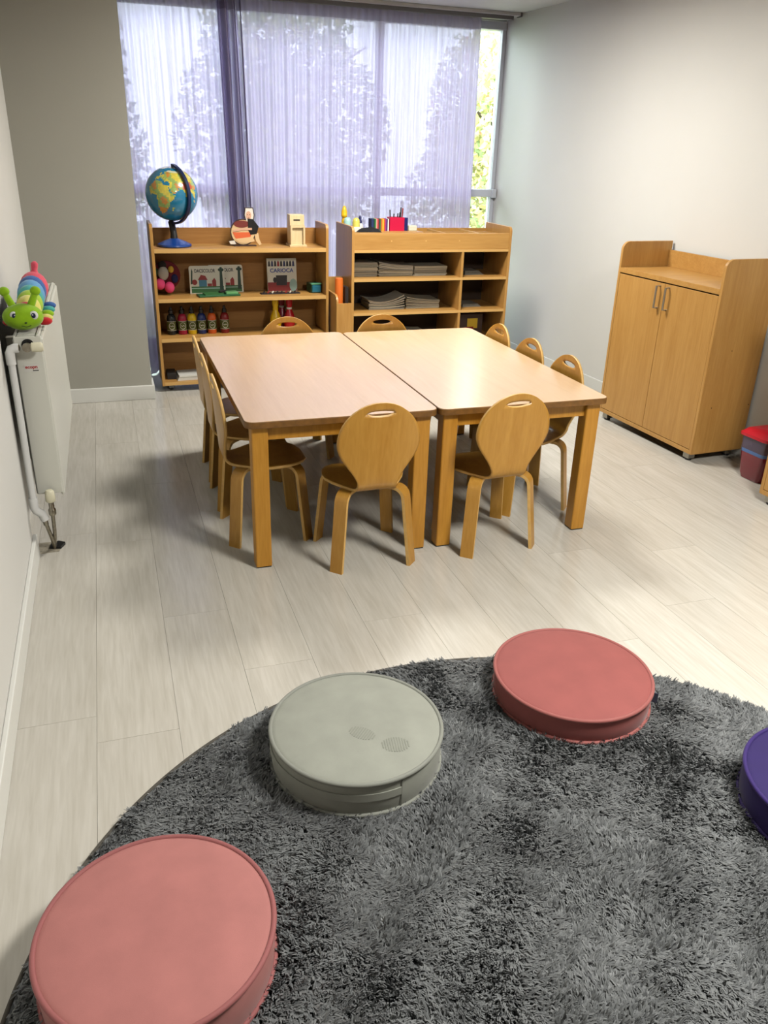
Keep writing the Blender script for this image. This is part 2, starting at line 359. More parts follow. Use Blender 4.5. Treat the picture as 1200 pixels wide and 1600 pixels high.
# ------------------------------------------------------------------ radiator and pipes
RADW = mat('radiator_enamel', (226, 225, 212), .35); PIPEW = mat('white_plastic_pipe', (232, 232, 228), .35); CREAM = mat('cream_plastic', (232, 226, 196), .4)
RX0, RX1r, RY0, RY1, RZ0, RZ1 = -.352, -.25, 3.15, 4.40, .23, .855
rad = thing('radiator', 'white panel radiator on the left wall under the caterpillar toy', 'radiator', (-.30, 3.15, .23))
def rb(x0, x1, y0, y1, z0, z1, nm, m=RADW, bv=.004, par=rad): return bx(x0+.30, x1+.30, y0-3.15, y1-3.15, z0-.23, z1-.23).build(nm, m, par, bevel=bv)
rb(RX1r-.014, RX1r, RY0+.006, RY1, RZ0, RZ1-.012, 'front_panel', bv=.006); rb(RX0, RX0+.014, RY0+.006, RY1, RZ0+.01, RZ1-.012, 'back_panel', bv=.006)
rb(RX0+.004, RX1r-.006, RY0, RY0+.008, RZ0+.012, RZ1-.004, 'end_panel', bv=.003); rb(RX0+.004, RX1r-.006, RY1-.008, RY1, RZ0+.012, RZ1-.004, 'end_panel', bv=.003)
fin = MB(); y = 3.2
while y < 4.36: fin.box(-.036, .034, y-3.15, y-3.15+.004, .03, .58); y += .04
fin.build('fin', RADW, rad)
gr = rb(RX0+.012, RX1r-.022, RY0+.002, RY1-.002, RZ1-.012, RZ1-.006, 'top_grille')
for i in range(60):
    y = 3.17+i*.0203; sl = bx(-.036, .024, y-3.15, y-3.15+.009, .6195, .6225).build('grille_slat', RADW, rad)
rb(RX0+.004, RX0+.012, RY0+.002, RY1-.002, RZ1-.014, RZ1, 'top_rim', bv=.002); rb(RX1r-.022, RX1r-.012, RY0+.002, RY1-.002, RZ1-.014, RZ1, 'top_rim', bv=.002)
rb(RX0-.05, RX0+.004, 3.4, 3.43, .3, .8, 'wall_bracket', METAL, .002); rb(RX0-.05, RX0+.004, 4.1, 4.13, .3, .8, 'wall_bracket', METAL, .002)
RED = mat('logo_red', (190, 40, 44), .5)
lb = rb(-.326, -.277, 3.1488, 3.1502, .722, .752, 'maker_label', WHITE, 0)
text('ecopn', .017, (-.0015, -.0018, .511), (PI/2, 0, 0), RED, rad, sx=1.0)
bx(.002, .022, -.0022, -.0012, .4965, .4990).build('label_underline', BLACK, rad)
MB().lathe([(.016, 0), (.016, .01), (.010, .014), (.010, .05)], 16, (-.002, -.052, .592), axis='y').build('valve_body', CHROME, rad, smooth=True)
MB().lathe([(.021, 0), (.021, .005), (.014, .007)], 18, (-.002, -.004, .592), axis='y').build('valve_rose', BLACK, rad, smooth=True)
MB().lathe([(.007, 0), (.011, .002), (.011, .018), (.008, .02)], 14, (-.045, -.045, .592), axis='x').build('union_nut', CHROME, rad, smooth=True)
MB().lathe([(.011, 0), (.0165, .004), (.0175, .035), (.013, .041)], 18, (.010, -.045, .592), axis='x').build('valve_knob', CREAM, rad, smooth=True)
pipe = thing('heating_pipe', 'white plastic heating pipe running down beside the radiator', 'pipe', (-.36, 3.10, 0))
MB().tube([(0, 0, .80), (0, 0, .5), (-.002, 0, .22)], .0125, 14).build('riser', PIPEW, pipe, smooth=True)
MB().tube([(0, .0, .765), (0, 0, .806), (.006, 0, .818), (.018, 0, .822), (.030, 0, .822)], .0165, 14).build('elbow', PIPEW, pipe, smooth=True)
MB().tube([(-.002, 0, .25), (-.002, 0, .21), (.004, .0, .196), (.020, .01, .178), (.028, .014, .15)], .0165, 14).build('elbow', PIPEW, pipe, smooth=True)
MB().tube([(.026, .013, .155), (.029, .016, .128)], .010, 12).build('union_nut', CHROME, pipe, smooth=True)
MB().tube([(.029, .016, .13), (.040, .045, .05), (.045, .06, -.002)], .0075, 10).build('metal_tail', CHROME, pipe, smooth=True)
lv = thing('pipe_valve', 'lower radiator valve with cream cap on a metal pipe', 'valve', (-.302, 3.115, 0))
MB().lathe([(.015, .222), (.0185, .226), (.0175, .262), (.012, .270)], 16).build('valve_cap', CREAM, lv, smooth=True)
MB().lathe([(.011, .165), (.014, .17), (.014, .19), (.010, .195), (.010, .222)], 14).build('valve_body', CHROME, lv, smooth=True)
MB().tube([(0, .01, .19), (0, .036, .19)], .008, 10).build('valve_outlet', CHROME, lv, smooth=True)
MB().tube([(0, 0, .168), (-.004, .02, .09), (-.014, .055, -.002)], .0075, 10).build('metal_tail', CHROME, lv, smooth=True)
MB().prism([(-.02, -.02), (.02, -.026), (.036, .012), (.012, .03), (-.016, .024)], .0005, .012, 'xy').build('rubber_collar', BLACK, lv, loc=(-.012, .06, 0))
cut = MB().prism([(-.384, 3.122), (-.30, 3.128), (-.285, 3.205), (-.35, 3.225), (-.384, 3.22)], -.0001, .0012, 'xy').build('floor_cutout', mat('bare_concrete', (150, 142, 124), .9, noise=.3, nscale=60))
tag(cut, 'rough cut-out in the floor where the heating pipes enter', 'cut-out')

# caterpillar
ct = thing('caterpillar_toy', 'bright green-headed plush caterpillar lying on the radiator', 'plush toy', (-.30, 3.2, .857))
pc = {n: mat('plush_'+n, c, .9, noise=.06, nscale=60, bump=.4, bscale=500, sheen=.3) for n, c in dict(green=(150, 196, 20), lime=(176, 210, 60), yellow=(236, 226, 120), teal=(80, 178, 170), sky=(110, 170, 214), blue=(62, 104, 168), pink=(232, 92, 110), red=(206, 34, 40), white=(240, 240, 236), navy=(24, 34, 70), dark=(40, 60, 20)).items()}
hd = MB().ball((0, 0, 0), (.070, .058, .047), 28).build('head', pc['green'], ct, smooth=True, loc=(-.012, .035, .049))
for sx in (-1, 1):
    MB().ball((sx*.033+.008, -.043, .012), (.0145, .008, .0155), 16).build('eye_white', pc['white'], hd, smooth=True)
    MB().ball((sx*.032+.008, -.050, .012), (.0075, .004, .0095), 14).build('iris', pc['navy'], hd, smooth=True)
    MB().ball((sx*.030+.008, -.0535, .015), (.0022, .0018, .0025), 8).build('glint', pc['white'], hd, smooth=True)
    MB().tube([(sx*.03, .01, .035), (sx*.044, .016, .066), (sx*.050, .018, .082)], [.014, .012, .010], 10).build('antenna', pc['green'], hd, smooth=True)
    MB().ball((sx*.052, .018, .088), (.0185, .017, .017), 16).build('antenna_ball', pc['green'], hd, smooth=True)
MB().ball((.012, -.0560, -.012), (.005, .003, .003), 10).build('nose', pc['dark'], hd, smooth=True)
MB().tube([(-.004+.004*i, -.0550+.0005*abs(i-4), -.022-.0045*math.sin(PI*i/8)) for i in range(9)], .0012, 6).build('mouth', pc['dark'], hd, smooth=True)
segs = [('red', .120, .044), ('yellow', .185, .051), ('lime', .27, .054), ('teal', .36, .057), ('sky', .455, .060), ('blue', .545, .062), ('pink', .63, .064)]
for i, (n, y, r) in enumerate(segs):
    MB().ball((0, 0, 0), (r*.88, .062 if n != 'pink' else .070, r), 22).build('body_segment', pc[n], ct, smooth=True, loc=(-.006+.004*math.sin(i), y, r-.001))
    if n in ('red', 'yellow', 'lime', 'teal', 'sky'):
        fc = {'red': 'red', 'yellow': 'yellow', 'lime': 'green', 'teal': 'teal', 'sky': 'blue'}[n]
        for sx in (-1, 1): MB().ball((0, 0, 0), (.027, .021, .015), 14).build('foot', pc[fc], ct, smooth=True, loc=(-.006+sx*.060, y-.006, .016))
MB().tube([(0, 0, 0), (.003, .004, .018), (.005, .006, .034), (.007, .006, .046), (.008, .006, .054)], [.022, .012, .014, .014, .006], 12).build('tail', pc['pink'], ct, smooth=True, loc=(-.002, .645, .112))

# ------------------------------------------------------------------ shelving unit by the grey wall
def panel_yz(x0, x1, y0, y1, z0, z1, r): return MB().prism(rrect(y0, y1, z0, z1, r, 6, (0, 1, 0, 0)), x0, x1, 'yz')
def casters(par, spots, z=.045):
    for x, y in spots:
        c = MB().box(x-.018, x+.018, y-.018, y+.018, .018, z).build('caster', CASTER, par, bevel=.003)
        MB().lathe([(.014, -.009), (.018, -.007), (.018, .007), (.014, .009)], 14, (x, y, .0185), axis='x').build('caster_wheel', BLACK, c, smooth=True)
s1 = thing('shelf_unit', 'open honey wood shelf unit standing beside the grey wall', 'shelf unit', (.262, 5.36, 0))
T = .018; SW, SD = 1.12, .30
for x in (0, SW-T): panel_yz(x, x+T, 0, SD, .04, 1.045, .03).build('side_panel', HONEY_V, s1, bevel=.0015)
bx(T, SW-T, SD-.010, SD-.001, .04, 1.0).build('back_panel', BACKB, s1)
for z0, z1, nm in ((.875, .90, 'top_shelf'), (.575, .598, 'shelf'), (.325, .348, 'shelf'), (.042, .064, 'bottom_shelf')):
    b = bx(T, SW-T, .003, SD-.010, z0, z1).build(nm, HONEY_H, s1); bx(T, SW-T, 0, .003, z0, z1).build('edge_band', HONEY_E, b)
casters(s1, ((.06, .05), (SW-.06, .05), (.06, SD-.05), (SW-.06, SD-.05)))

# ------------------------------------------------------------------ shelving unit with magazines
s2 = thing('shelf_unit', 'honey wood shelf unit holding stacked magazines below a divided tray top', 'shelf unit', (1.508, 5.25, 0))
UW, UD = 1.135, .40
for x in (0, UW-T): panel_yz(x, x+T, 0, UD, .04, 1.04, .03).build('side_panel', HONEY_V, s2, bevel=.0015)
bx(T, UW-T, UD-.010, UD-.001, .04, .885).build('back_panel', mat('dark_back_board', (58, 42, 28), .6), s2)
bx(T, UW-T, UD-.010, UD-.001, .885, 1.0).build('back_rail', HONEY_H, s2)
bx(T, UW-T, .004, .020, .897, .999).build('front_rail', HONEY_H, s2, bevel=.0015)
for k in range(3): MB().lathe([(.005, -.0015), (.005, 0)], 12, (.27+k*.24, .0045, .952), axis='y').build('screw_cap', HONEY_E, s2)
for z0, z1 in ((.880, .897), (.696, .713), (.476, .493), (.262, .279), (.042, .062)):
    b = bx(T, UW-T, .003, UD-.010, z0, z1).build('shelf', HONEY_H, s2); bx(T, UW-T, 0, .003, z0, z1).build('edge_band', HONEY_E, b)
bx(.772, .790, .002, UD-.010, .062, .880).build('upright_divider', HONEY_V, s2, bevel=.001)
bx(T, .56, .17, UD-.010, .975, .990).build('tray_ledge', HONEY_H, s2, bevel=.001)
for x in (.16, .41, .66, .90): bx(x, x+.010, .020, UD-.010, .897, .996 if x > .5 else .974).build('tray_divider', HONEY_E, s2)
for y in (.12, .20, .29): bx(.57, UW-T, y, y+.010, .897, .985).build('tray_slat', HONEY_H, s2)
casters(s2, ((.06, .05), (UW-.06, .05), (.06, UD-.05), (UW-.06, UD-.05)))
# paper-roll pocket on the side of the unit
pk = MB().prism(rrect(-.04, .27, .10, .62, .05, 6, (0, 1, 0, 0)), -.112, -.098, 'yz').build('pocket_side', HONEY_V, s2, bevel=.001)
bx(-.098, 0, .0, .014, .10, .56).build('pocket_front', HONEY_V, s2, bevel=.001); bx(-.098, 0, .235, .249, .10, .70).build('pocket_back', HONEY_V, s2, bevel=.001); bx(-.098, 0, .014, .235, .10, .112).build('pocket_floor', HONEY_H, s2)
rl = thing('paper_roll', 'orange paper roll standing in the side pocket', 'paper roll', (1.442, 5.32, .1125))
MB().lathe([(.0, 0), (.026, 0), (.027, .01), (.027, .59), (.024, .602), (.008, .604)], 20).build('wrapper', mat('roll_orange', (226, 112, 34), .5), rl, smooth=True)
tag(bx(1.474, 1.496, 5.28, 5.36, .1125, .66).build('dark_folder', mat('dark_folder', (40, 30, 26), .6)), 'dark folder beside the orange paper roll', 'folder')

# ------------------------------------------------------------------ globe
GC = Vector((.420, 5.50, 1.210)); GR = .157
gl = thing('globe', 'blue and yellow world globe on a navy stand on the shelf', 'globe', (.415, 5.50, .90))
land = [  # lon, lat outlines
 [(-17, 15), (-16, 21), (-10, 29), (-6, 36), (10, 37), (20, 31), (32, 31), (37, 20), (43, 12), (51, 12), (47, 4), (40, -3), (39, -11), (35, -20), (32, -28), (26, -34), (19, -35), (15, -27), (12, -17), (13, -8), (9, 0), (9, 4), (4, 6), (-8, 4), (-13, 8)],
 [(34, 29), (39, 21), (43, 13), (52, 17), (59, 22), (56, 26), (50, 29), (48, 30), (57, 27), (62, 25), (67, 24), (73, 19), (77, 8), (80, 15), (88, 22), (94, 17), (98, 9), (103, 2), (105, 10), (109, 13), (106, 20), (114, 22), (121, 28), (121, 38), (128, 36), (130, 43), (140, 50), (142, 58), (160, 62), (170, 68), (140, 73), (110, 76), (80, 73), (68, 69), (45, 68), (28, 71), (14, 67), (5, 60), (12, 56), (8, 54), (-2, 48), (-9, 43), (-9, 37), (0, 39), (8, 44), (16, 40), (22, 37), (27, 40), (36, 36)],
 [(44, -16), (50, -15), (47, -25), (44, -24)], [(-5, 50), (1, 52), (-3, 58), (-6, 55)], [(114, -22), (130, -12), (142, -11), (153, -27), (148, -38), (130, -32), (115, -34)], [(95, 5), (105, -5), (103, -6)],
 [(-50, 60), (-20, 70), (-20, 82), (-60, 82)]]
def inside(x, y, poly):
    r = False; n = len(poly)
    for i in range(n):
        (xa, ya), (xb, yb) = poly[i], poly[i-1]
        if (ya > y) != (yb > y) and x < (xb-xa)*(y-ya)/(yb-ya)+xa: r = not r
    return r
vdir = (CAM-GC).normalized(); gup = (Vector((0, 0, 1))-vdir*vdir.z).normalized(); gri = gup.cross(vdir)
tl = math.radians(14); rollg = math.radians(-6)
gup2 = math.cos(rollg)*gup-math.sin(rollg)*gri; gri2 = math.cos(rollg)*gri+math.sin(rollg)*gup
npole = math.cos(tl)*gup2+math.sin(tl)*vdir; e0 = math.cos(tl)*vdir-math.sin(tl)*gup2
def gdir(lat, lon): a, b = math.radians(lat), math.radians(lon-42); return math.cos(a)*math.cos(b)*e0+math.cos(a)*math.sin(b)*gri2+math.sin(a)*npole
SEA = mat('globe_sea', (34, 124, 160), .22, noise=.15, nscale=14, coat=.5)
LY = mat('globe_land_yellow', (214, 196, 74), .25, noise=.15, nscale=60, coat=.5); LG = mat('globe_land_green', (150, 178, 96), .25, noise=.15, nscale=60, coat=.5); LO = mat('globe_land_orange', (206, 140, 62), .25, noise=.15, nscale=60, coat=.5); LP = mat('globe_land_pale', (214, 214, 176), .25, coat=.5); LR = mat('globe_land_red', (196, 88, 60), .3, coat=.5)
gm = MB(); NL, NB = 120, 60
for i in range(NB+1):
    for j in range(NL): p = gdir(90-180*i/NB, -180+360*j/NL)*GR; gm.v.append(tuple(p))
for i in range(NB):
    for j in range(NL):
        q = (j+1) % NL; la, lo_ = 90-180*(i+.5)/NB, -180+360*(j+.5)/NL; mi = 0
        if any(inside(lo_, la, pp) for pp in land):
            s = math.sin(lo_*.11+2)*math.cos(la*.10+.6)+.35*math.sin(lo_*.17+la*.23)+.35*(((i*7919+j*104729) % 97)/97-.5)
            mi = 1 if s > .0 else 2 if s > -.7 else 3
            if la > 62: mi = 4
            if 70 < lo_ < 100 and 25 < la < 40: mi = 5
            if lo_ < 36 and la < -18: mi = 3
        if la > 80 or la < -68: mi = 4
        gm.f.append((i*NL+j, (i+1)*NL+j, (i+1)*NL+q, i*NL+q)); gm.m.append(mi)
gm.build('sphere', [SEA, LY, LG, LO, LP, LR], gl, smooth=True, loc=GC-Vector(gl.location))
NAVY = mat('navy_plastic', (16, 34, 74), .3); BLUEB = mat('blue_base_plastic', (24, 66, 140), .3)
aa = math.radians(52); ad = math.cos(aa)*gri2+math.sin(aa)*e0; aw = ad.cross(npole).normalized()
arc = MB(); NA = 30
for i in range(NA+1):
    t = PI/2-PI*i/NA*1.02+.02; d = math.cos(t)*ad+math.sin(t)*npole
    for (rr, ww) in ((GR*1.045, -.011), (GR*1.045, .011), (GR*1.13, .011), (GR*1.13, -.011)): arc.v.append(tuple(d*rr+aw*ww))
for i in range(NA):
    for k in range(4): arc.f.append((i*4+k, i*4+(k+1) % 4, i*4+4+(k+1) % 4, i*4+4+k)); arc.m.append(0)
arc.f += [(0, 1, 2, 3), tuple(NA*4+k for k in (3, 2, 1, 0))]; arc.m += [0, 0]
arc.build('meridian_arm', NAVY, gl, smooth=True, bevel=.002, loc=GC-Vector(gl.location))
for sgn in (1, -1): MB().tube([npole*sgn*GR*.98, npole*sgn*GR*1.10], .008, 12).build('pivot_pin', NAVY, gl, smooth=True, loc=GC-Vector(gl.location))
bot = GC-npole*GR*1.08-Vector(gl.location)
MB().tube([(0, 0, .03), (0, 0, .08), bot*.6+Vector((0, 0, .045)), bot], [.026, .02, .02, .018], 14).build('stem', BLACK, gl, smooth=True)
MB().lathe([(.100, 0), (.106, .006), (.104, .016), (.06, .036), (.03, .046), (.024, .05)], 32).build('base', BLUEB, gl, smooth=True)

# ------------------------------------------------------------------ other things on the shelf top
fg = thing('wooden_figurine', 'laser-cut wooden plaque of a woman in a pale headscarf on the shelf', 'figurine', (.862, 5.50, .90))
FW = mat('figure_pale_wood', (226, 192, 142), .5); FD = mat('figure_dark_edge', (52, 30, 22), .6); FO = mat('figure_orange', (224, 104, 58), .5); FM = mat('figure_maroon', (120, 46, 40), .5); SKIN = mat('figure_skin', (226, 178, 148), .5); SCARF = mat('figure_scarf', (232, 226, 212), .5)
def circ(cx, cy, rx, ry=None, n=24, a0=0, a1=2*PI): ry = ry or rx; return [(cx+rx*math.cos(a0+(a1-a0)*i/n), cy+ry*math.sin(a0+(a1-a0)*i/n)) for i in range(n)]
bx(-.075, .070, -.022, .022, 0, .006).build('foot_plate', FD, fg, bevel=.001)
MB().prism(circ(-.013, .085, .082), -.003, .003).build('wheel_board', FD, fg)
MB().prism(circ(-.013, .085, .075), -.0045, -.003).build('wheel_face', FW, fg)
MB().prism([(-.08, .085), (.045, .085), (.03, .045), (-.06, .045)], -.0060, -.0045).build('orange_panel', FO, fg)
MB().prism(circ(-.02, .135, .05, .022), -.0060, -.0045).build('maroon_panel', FM, fg)
MB().prism([(-.075, .10), (-.02, .112), (.045, .112), (.045, .100), (-.02, .098), (-.075, .088)], -.008, -.006).build('arm_print', SKIN, fg)
MB().prism([(-.065, .045), (.05, .058), (.06, .03), (0, .016), (-.045, .022)], -.007, -.0045).build('banner', FW, fg)
MB().prism([(.02, .17), (.055, .165), (.09, .12), (.075, .075), (.035, .07), (.02, .1)], -.0065, -.003).build('torso', BLACK, fg)
MB().prism([(.06, .075), (.085, .08), (.092, .04), (.105, .012), (.09, .006), (.07, .03)], -.006, .003).build('skirt_hem', FW, fg)
MB().prism([(-.105, .03), (-.07, .035), (-.06, .012), (-.095, .012)], -.006, .003).build('pointed_shoe', SCARF, fg)
MB().prism([(.005, .235), (.058, .235), (.066, .19), (.058, .15), (.03, .135), (.006, .15), (-.002, .19)], -.003, .003).build('head_board', FD, fg)
MB().prism([(.010, .230), (.053, .230), (.060, .19), (.053, .154), (.03, .14), (.012, .154), (.003, .19)], -.0045, -.003).build('headscarf', SCARF, fg)
MB().prism(circ(.027, .187, .017, .026), -.006, -.0045).build('face', SKIN, fg)
for sx in (-1, 1): MB().prism(circ(.027+sx*.007, .192, .003, .0018, 8), -.0066, -.006).build('eye', FD, fg)
MB().prism(circ(.027, .173, .005, .0018, 8), -.0066, -.006).build('mouth', FM, fg)
MB().prism([(.0255, .189), (.0285, .189), (.0305, .180), (.0245, .180)], -.0072, -.006).build('nose', SKIN, fg)

cal = thing('wooden_calendar', 'pale wooden block calendar showing the number 1', 'calendar', (1.197, 5.50, .90))
CALW = wood('pale_wood', (222, 196, 146), (234, 212, 166), 'z', scale=20, rough=.5, var=0)
bx(-.055, .058, -.065, .065, 0, .012).build('base_plate', CALW, cal, bevel=.001)
bx(-.045, .045, -.045, -.039, .012, .130).build('frame_back', CALW, cal)
bx(-.048, .048, -.038, .050, .012, .195).build('block', CALW, cal, bevel=.002)
bx(-.048, -.036, -.060, -.038, .012, .130).build('frame_side', CALW, cal); bx(.036, .048, -.060, -.038, .012, .130).build('frame_side', CALW, cal)
bx(-.036, .036, -.060, -.038, .118, .130).build('frame_top', CALW, cal)
text('1', .06, (0, -.0386, .163), (PI/2, -PI/2, 0), BLACK, cal, name='number')

# ------------------------------------------------------------------ middle shelf
PR = {n: mat('print_'+n, c, .5) for n, c in dict(green=(50, 104, 52), dgreen=(24, 56, 40), blue=(70, 130, 160), red=(150, 44, 40), dark=(34, 26, 30), white=(226, 222, 206), yellow=(226, 190, 50), sky=(160, 190, 180)).items()}
def paintbox(x, y, label):
    t = thing('paint_box', label, 'paint box', (x, y, .598), 0, 'paint boxes leaning on the shelf back'); t.rotation_euler = (math.radians(-7), 0, 0)
    MB().prism(rrect(-.115, .115, 0, .175, .016, 5, (1, 1, 0, 0)), 0, .014).build('box_body', PR['white'], t, bevel=.001)
    d1 = 0; pm = [PR['green'], PR['blue'], PR['red'], PR['dgreen'], PR['sky']]
    for poly, d0, mi in (([(-.105, .004), (.105, .004), (.105, .045), (-.105, .045)], -.0006, 0), ([(-.105, .03), (.105, .03), (.105, .036), (-.105, .036)], -.0009, 4),
        ([(-.055, .045), (-.005, .045), (-.005, .085), (-.055, .085)], -.0008, 1), ([(-.062, .085), (.002, .085), (-.012, .112), (-.04, .118)], -.0008, 2),
        ([(.03, .045), (.056, .045), (.056, .08), (.046, .098), (.03, .08)], -.0008, 2), ([(.0, .045), (.028, .045), (.028, .062), (0, .062)], -.0008, 2),
        (circ(-.083, .072, .017), -.0008, 2), ([(.078, .02), (.102, .02), (.098, .165), (.084, .165)], -.001, 3), (circ(.091, .148, .019, .011), -.0012, 3),
        ([(-.108, .06), (-.098, .06), (-.092, .14), (-.098, .16)], -.0008, 3)):
        MB().prism(poly, d0, d1).build('print_shape', pm[mi], t)
    text('DACSCOLOR', .030, (-.014, -.0008, .142), (PI/2, 0, 0), BLACK, t, sx=.74)
paintbox(.612, 5.545, 'white and green paint box lettered in full, leaning behind the green set'); paintbox(.735, 5.575, 'white and green paint box half covered by the other lettered box')
gb = thing('paint_set', 'flat green paint set lying in front of the lettered paint boxes', 'paint set', (.67, 5.45, .598), .12)
bx(-.14, .13, -.05, .04, 0, .012).build('tray', mat('set_green', (30, 92, 52), .35), gb, bevel=.003)
bx(-.10, .02, -.045, .035, .012, .018).build('card_insert', PR['green'], gb); bx(.04, .12, -.035, .03, .012, .024).build('clear_lid', mat('set_lid', (110, 170, 110), .15), gb, bevel=.002)
MB().tube([(0, -.01, .026), (.05, .02, .026)], .008, 8).build('brush', PR['dark'], gb, smooth=True)
cb = thing('marker_box', 'white and red felt-pen box standing upright on the middle shelf', 'marker box', (1.112, 5.56, .598)); cb.rotation_euler = (math.radians(-6), 0, 0)
bx(-.10, .10, 0, .018, 0, .215).build('box_body', PR['white'], cb, bevel=.001)
pm = [PR['red'], PR['dark'], mat('print_navy', (36, 40, 90), .5), PR['sky']]
bx(-.099, .099, -.0006, 0, .002, .06).build('print_shape', pm[0], cb)
for i in range(9):
    x = -.085+i*.0205; MB().prism([(x-.008, .163), (x+.008, .163), (x+.006, .190), (x, .202), (x-.006, .190)], -.0008, 0).build('print_shape', pm[[1, 2, 1, 0, 1, 2, 1, 1, 2][i]], cb)
MB().prism([(-.04, .04), (.03, .04), (.034, .105), (-.042, .105)], -.0010, 0).build('print_shape', pm[1], cb); MB().prism(circ(.075, .04, .026, .042), -.0010, 0).build('print_shape', pm[3], cb)
MB().prism(circ(-.05, .075, .012, .018), -.0010, 0).build('print_shape', pm[1], cb)
text('CARIOCA', .036, (-.002, -.0011, .135), (PI/2, 0, 0), mat('print_cobalt', (40, 66, 150), .5), cb, sx=1.0)
ms = thing('marker_set', 'opened tray of dark felt pens lying before the marker box', 'marker set', (1.07, 5.47, .598), .03)
bx(-.125, .14, -.022, .03, 0, .006).build('tray', PR['dark'], ms, bevel=.001)
for i in range(8): MB().tube([(-.11+i*.03, -.018, .011), (-.095+i*.03, .024, .011)], .005, 8).build('pen', [PR['dark'], PR['red'], PR['white'], PR['dark']][i % 4], ms, smooth=True)
td = thing('pencil_sharpener', 'dark green desk sharpener with a glassy blue front at the shelf end', 'sharpener', (1.318, 5.50, .598), .08)
bx(-.035, .035, -.04, .07, 0, .06).build('body', mat('sharpener_green', (30, 70, 48), .35), td, bevel=.006); bx(-.030, .030, -.049, -.04, .006, .052).build('drawer', mat('sharpener_blue', (44, 110, 130), .12), td, bevel=.004)
bx(-.036, .036, -.045, -.01, .056, .064).build('lid', mat('sharpener_lid', (96, 160, 120), .3), td, bevel=.002)
sl = thing('round_plush', 'dark round plush toy with pink slippers at the left shelf end', 'plush toy', (.352, 5.53, .600))
MB().lathe([(0, -.025), (.06, -.024), (.088, -.01), (.09, .01), (.06, .022), (0, .024)], 28, (0, .02, .118), axis='y').build('round_cushion', mat('plush_maroon', (104, 26, 34), .9), sl, smooth=True)
MB().ball((-.02, -.018, .135), (.034, .022, .045), 16).build('belly', mat('plush_offwhite', (186, 180, 170), .9), sl, smooth=True)
MB().ball((-.022, -.008, .185), (.026, .02, .026), 16).build('toy_head', mat('plush_black', (30, 24, 24), .9), sl, smooth=True)
MB().ball((.03, -.012, .158), (.018, .012, .022), 14).build('yellow_patch', mat('plush_gold', (206, 166, 56), .9), sl, smooth=True); MB().ball((-.064, -.004, .14), (.02, .012, .026), 14).build('green_patch', mat('plush_forest', (40, 74, 46), .9), sl, smooth=True); MB().ball((.05, -.006, .10), (.022, .012, .028), 14).build('blue_patch', mat('plush_indigo', (36, 38, 84), .9), sl, smooth=True)
for x, z, a in ((-.045, .070, .5), (.012, .048, .2)): MB().ball((x, -.026, z), (.032, .024, .036), 16).build('slipper', mat('plush_rose', (214, 66, 112), .9), sl, smooth=True)

# paint bottles
bcols = [('dark green', (24, 34, 40)), ('crimson', (170, 30, 64)), ('yellow', (228, 190, 34)), ('navy blue', (26, 50, 110)), ('orange', (222, 98, 40)), ('dark red', (130, 28, 34))]
bxs = [.358, .428, .490, .552, .619, .703]
for (cn, c), x in zip(bcols, bxs):
    t = thing('paint_bottle', f'{cn} paint bottle with a round white mark on its label', 'paint bottle', (x, 5.50, .348), 0, 'paint bottles in a row on the third shelf')
    m = mat('paint_'+cn.replace(' ', '_'), c, .25)
    MB().lathe([(0, 0), (.026, 0), (.029, .004), (.029, .105), (.024, .122), (.013, .134)], 20).build('bottle_body', m, t, smooth=True)
    MB().lathe([(.0296, .028), (.0296, .088)], 24).build('label_band', mat('bottle_label', (84, 92, 40), .5), t, smooth=True)
    for z in (.028, .086): MB().lathe([(.0299, z), (.0299, z+.002)], 24).build('label_line', WHITE, t, smooth=True)
    MB().tube([(.0302*math.sin(.62*math.cos(a)), -.0302*math.cos(.62*math.cos(a)), .058+.021*math.sin(a)) for a in np.linspace(0, 2*PI, 24, endpoint=False)], .0014, 6, closed=True).build('label_ring', WHITE, t)
    MB().tube([(.0302*math.sin(q), -.0302*math.cos(q), .058+.003*math.sin(q*12)) for q in np.linspace(-.4, .4, 12)], .0016, 6).build('label_script', WHITE, t)
    MB().lathe([(.015, .134), (.015, .156), (.010, .158), (.008, .176), (.004, .178)], 16).build('cap', BLACK, t, smooth=True)
def pin(x, y, col, label):
    t = thing('bowling_pin', label, 'bowling pin', (x, y, .348), 0, 'toy bowling pins on the third shelf')
    m = mat('pin_'+label.split()[0], col, .3)
    MB().lathe([(0, 0), (.028, 0), (.034, .02), (.040, .06), (.034, .10), (.019, .135), (.016, .15), (.022, .19), (.022, .21), (.012, .222), (0, .225)], 22).build('pin_body', m, t, smooth=True)
    MB().lathe([(.0175, .142), (.0185, .155)], 22).build('neck_stripe', WHITE if label.startswith('red') or label.startswith('crimson') else m, t, smooth=True)
pin(1.045, 5.49, (232, 186, 20), 'yellow toy bowling pin standing on the third shelf'); pin(1.142, 5.50, (190, 20, 34), 'red toy bowling pin with white stripe nearest the yellow one'); pin(1.105, 5.575, (140, 16, 40), 'crimson toy bowling pin half hidden behind the red one')
bk = thing('paper_stack', 'white booklet stack lying on the lowest shelf', 'booklets', (.43, 5.45, .064), .05)
for i in range(4): bx(-.07+.004*i, .13-.003*i, -.06, .10, i*.008, i*.008+.0075).build('booklet', WHITE if i != 2 else mat('booklet_grey', (190, 188, 176), .6), bk)
tag(bx(.30, .36, 5.43, 5.56, .064, .105).build('dark_box', mat('dark_card', (30, 28, 28), .6), bevel=.002), 'small dark box beside the booklets on the lowest shelf', 'box')

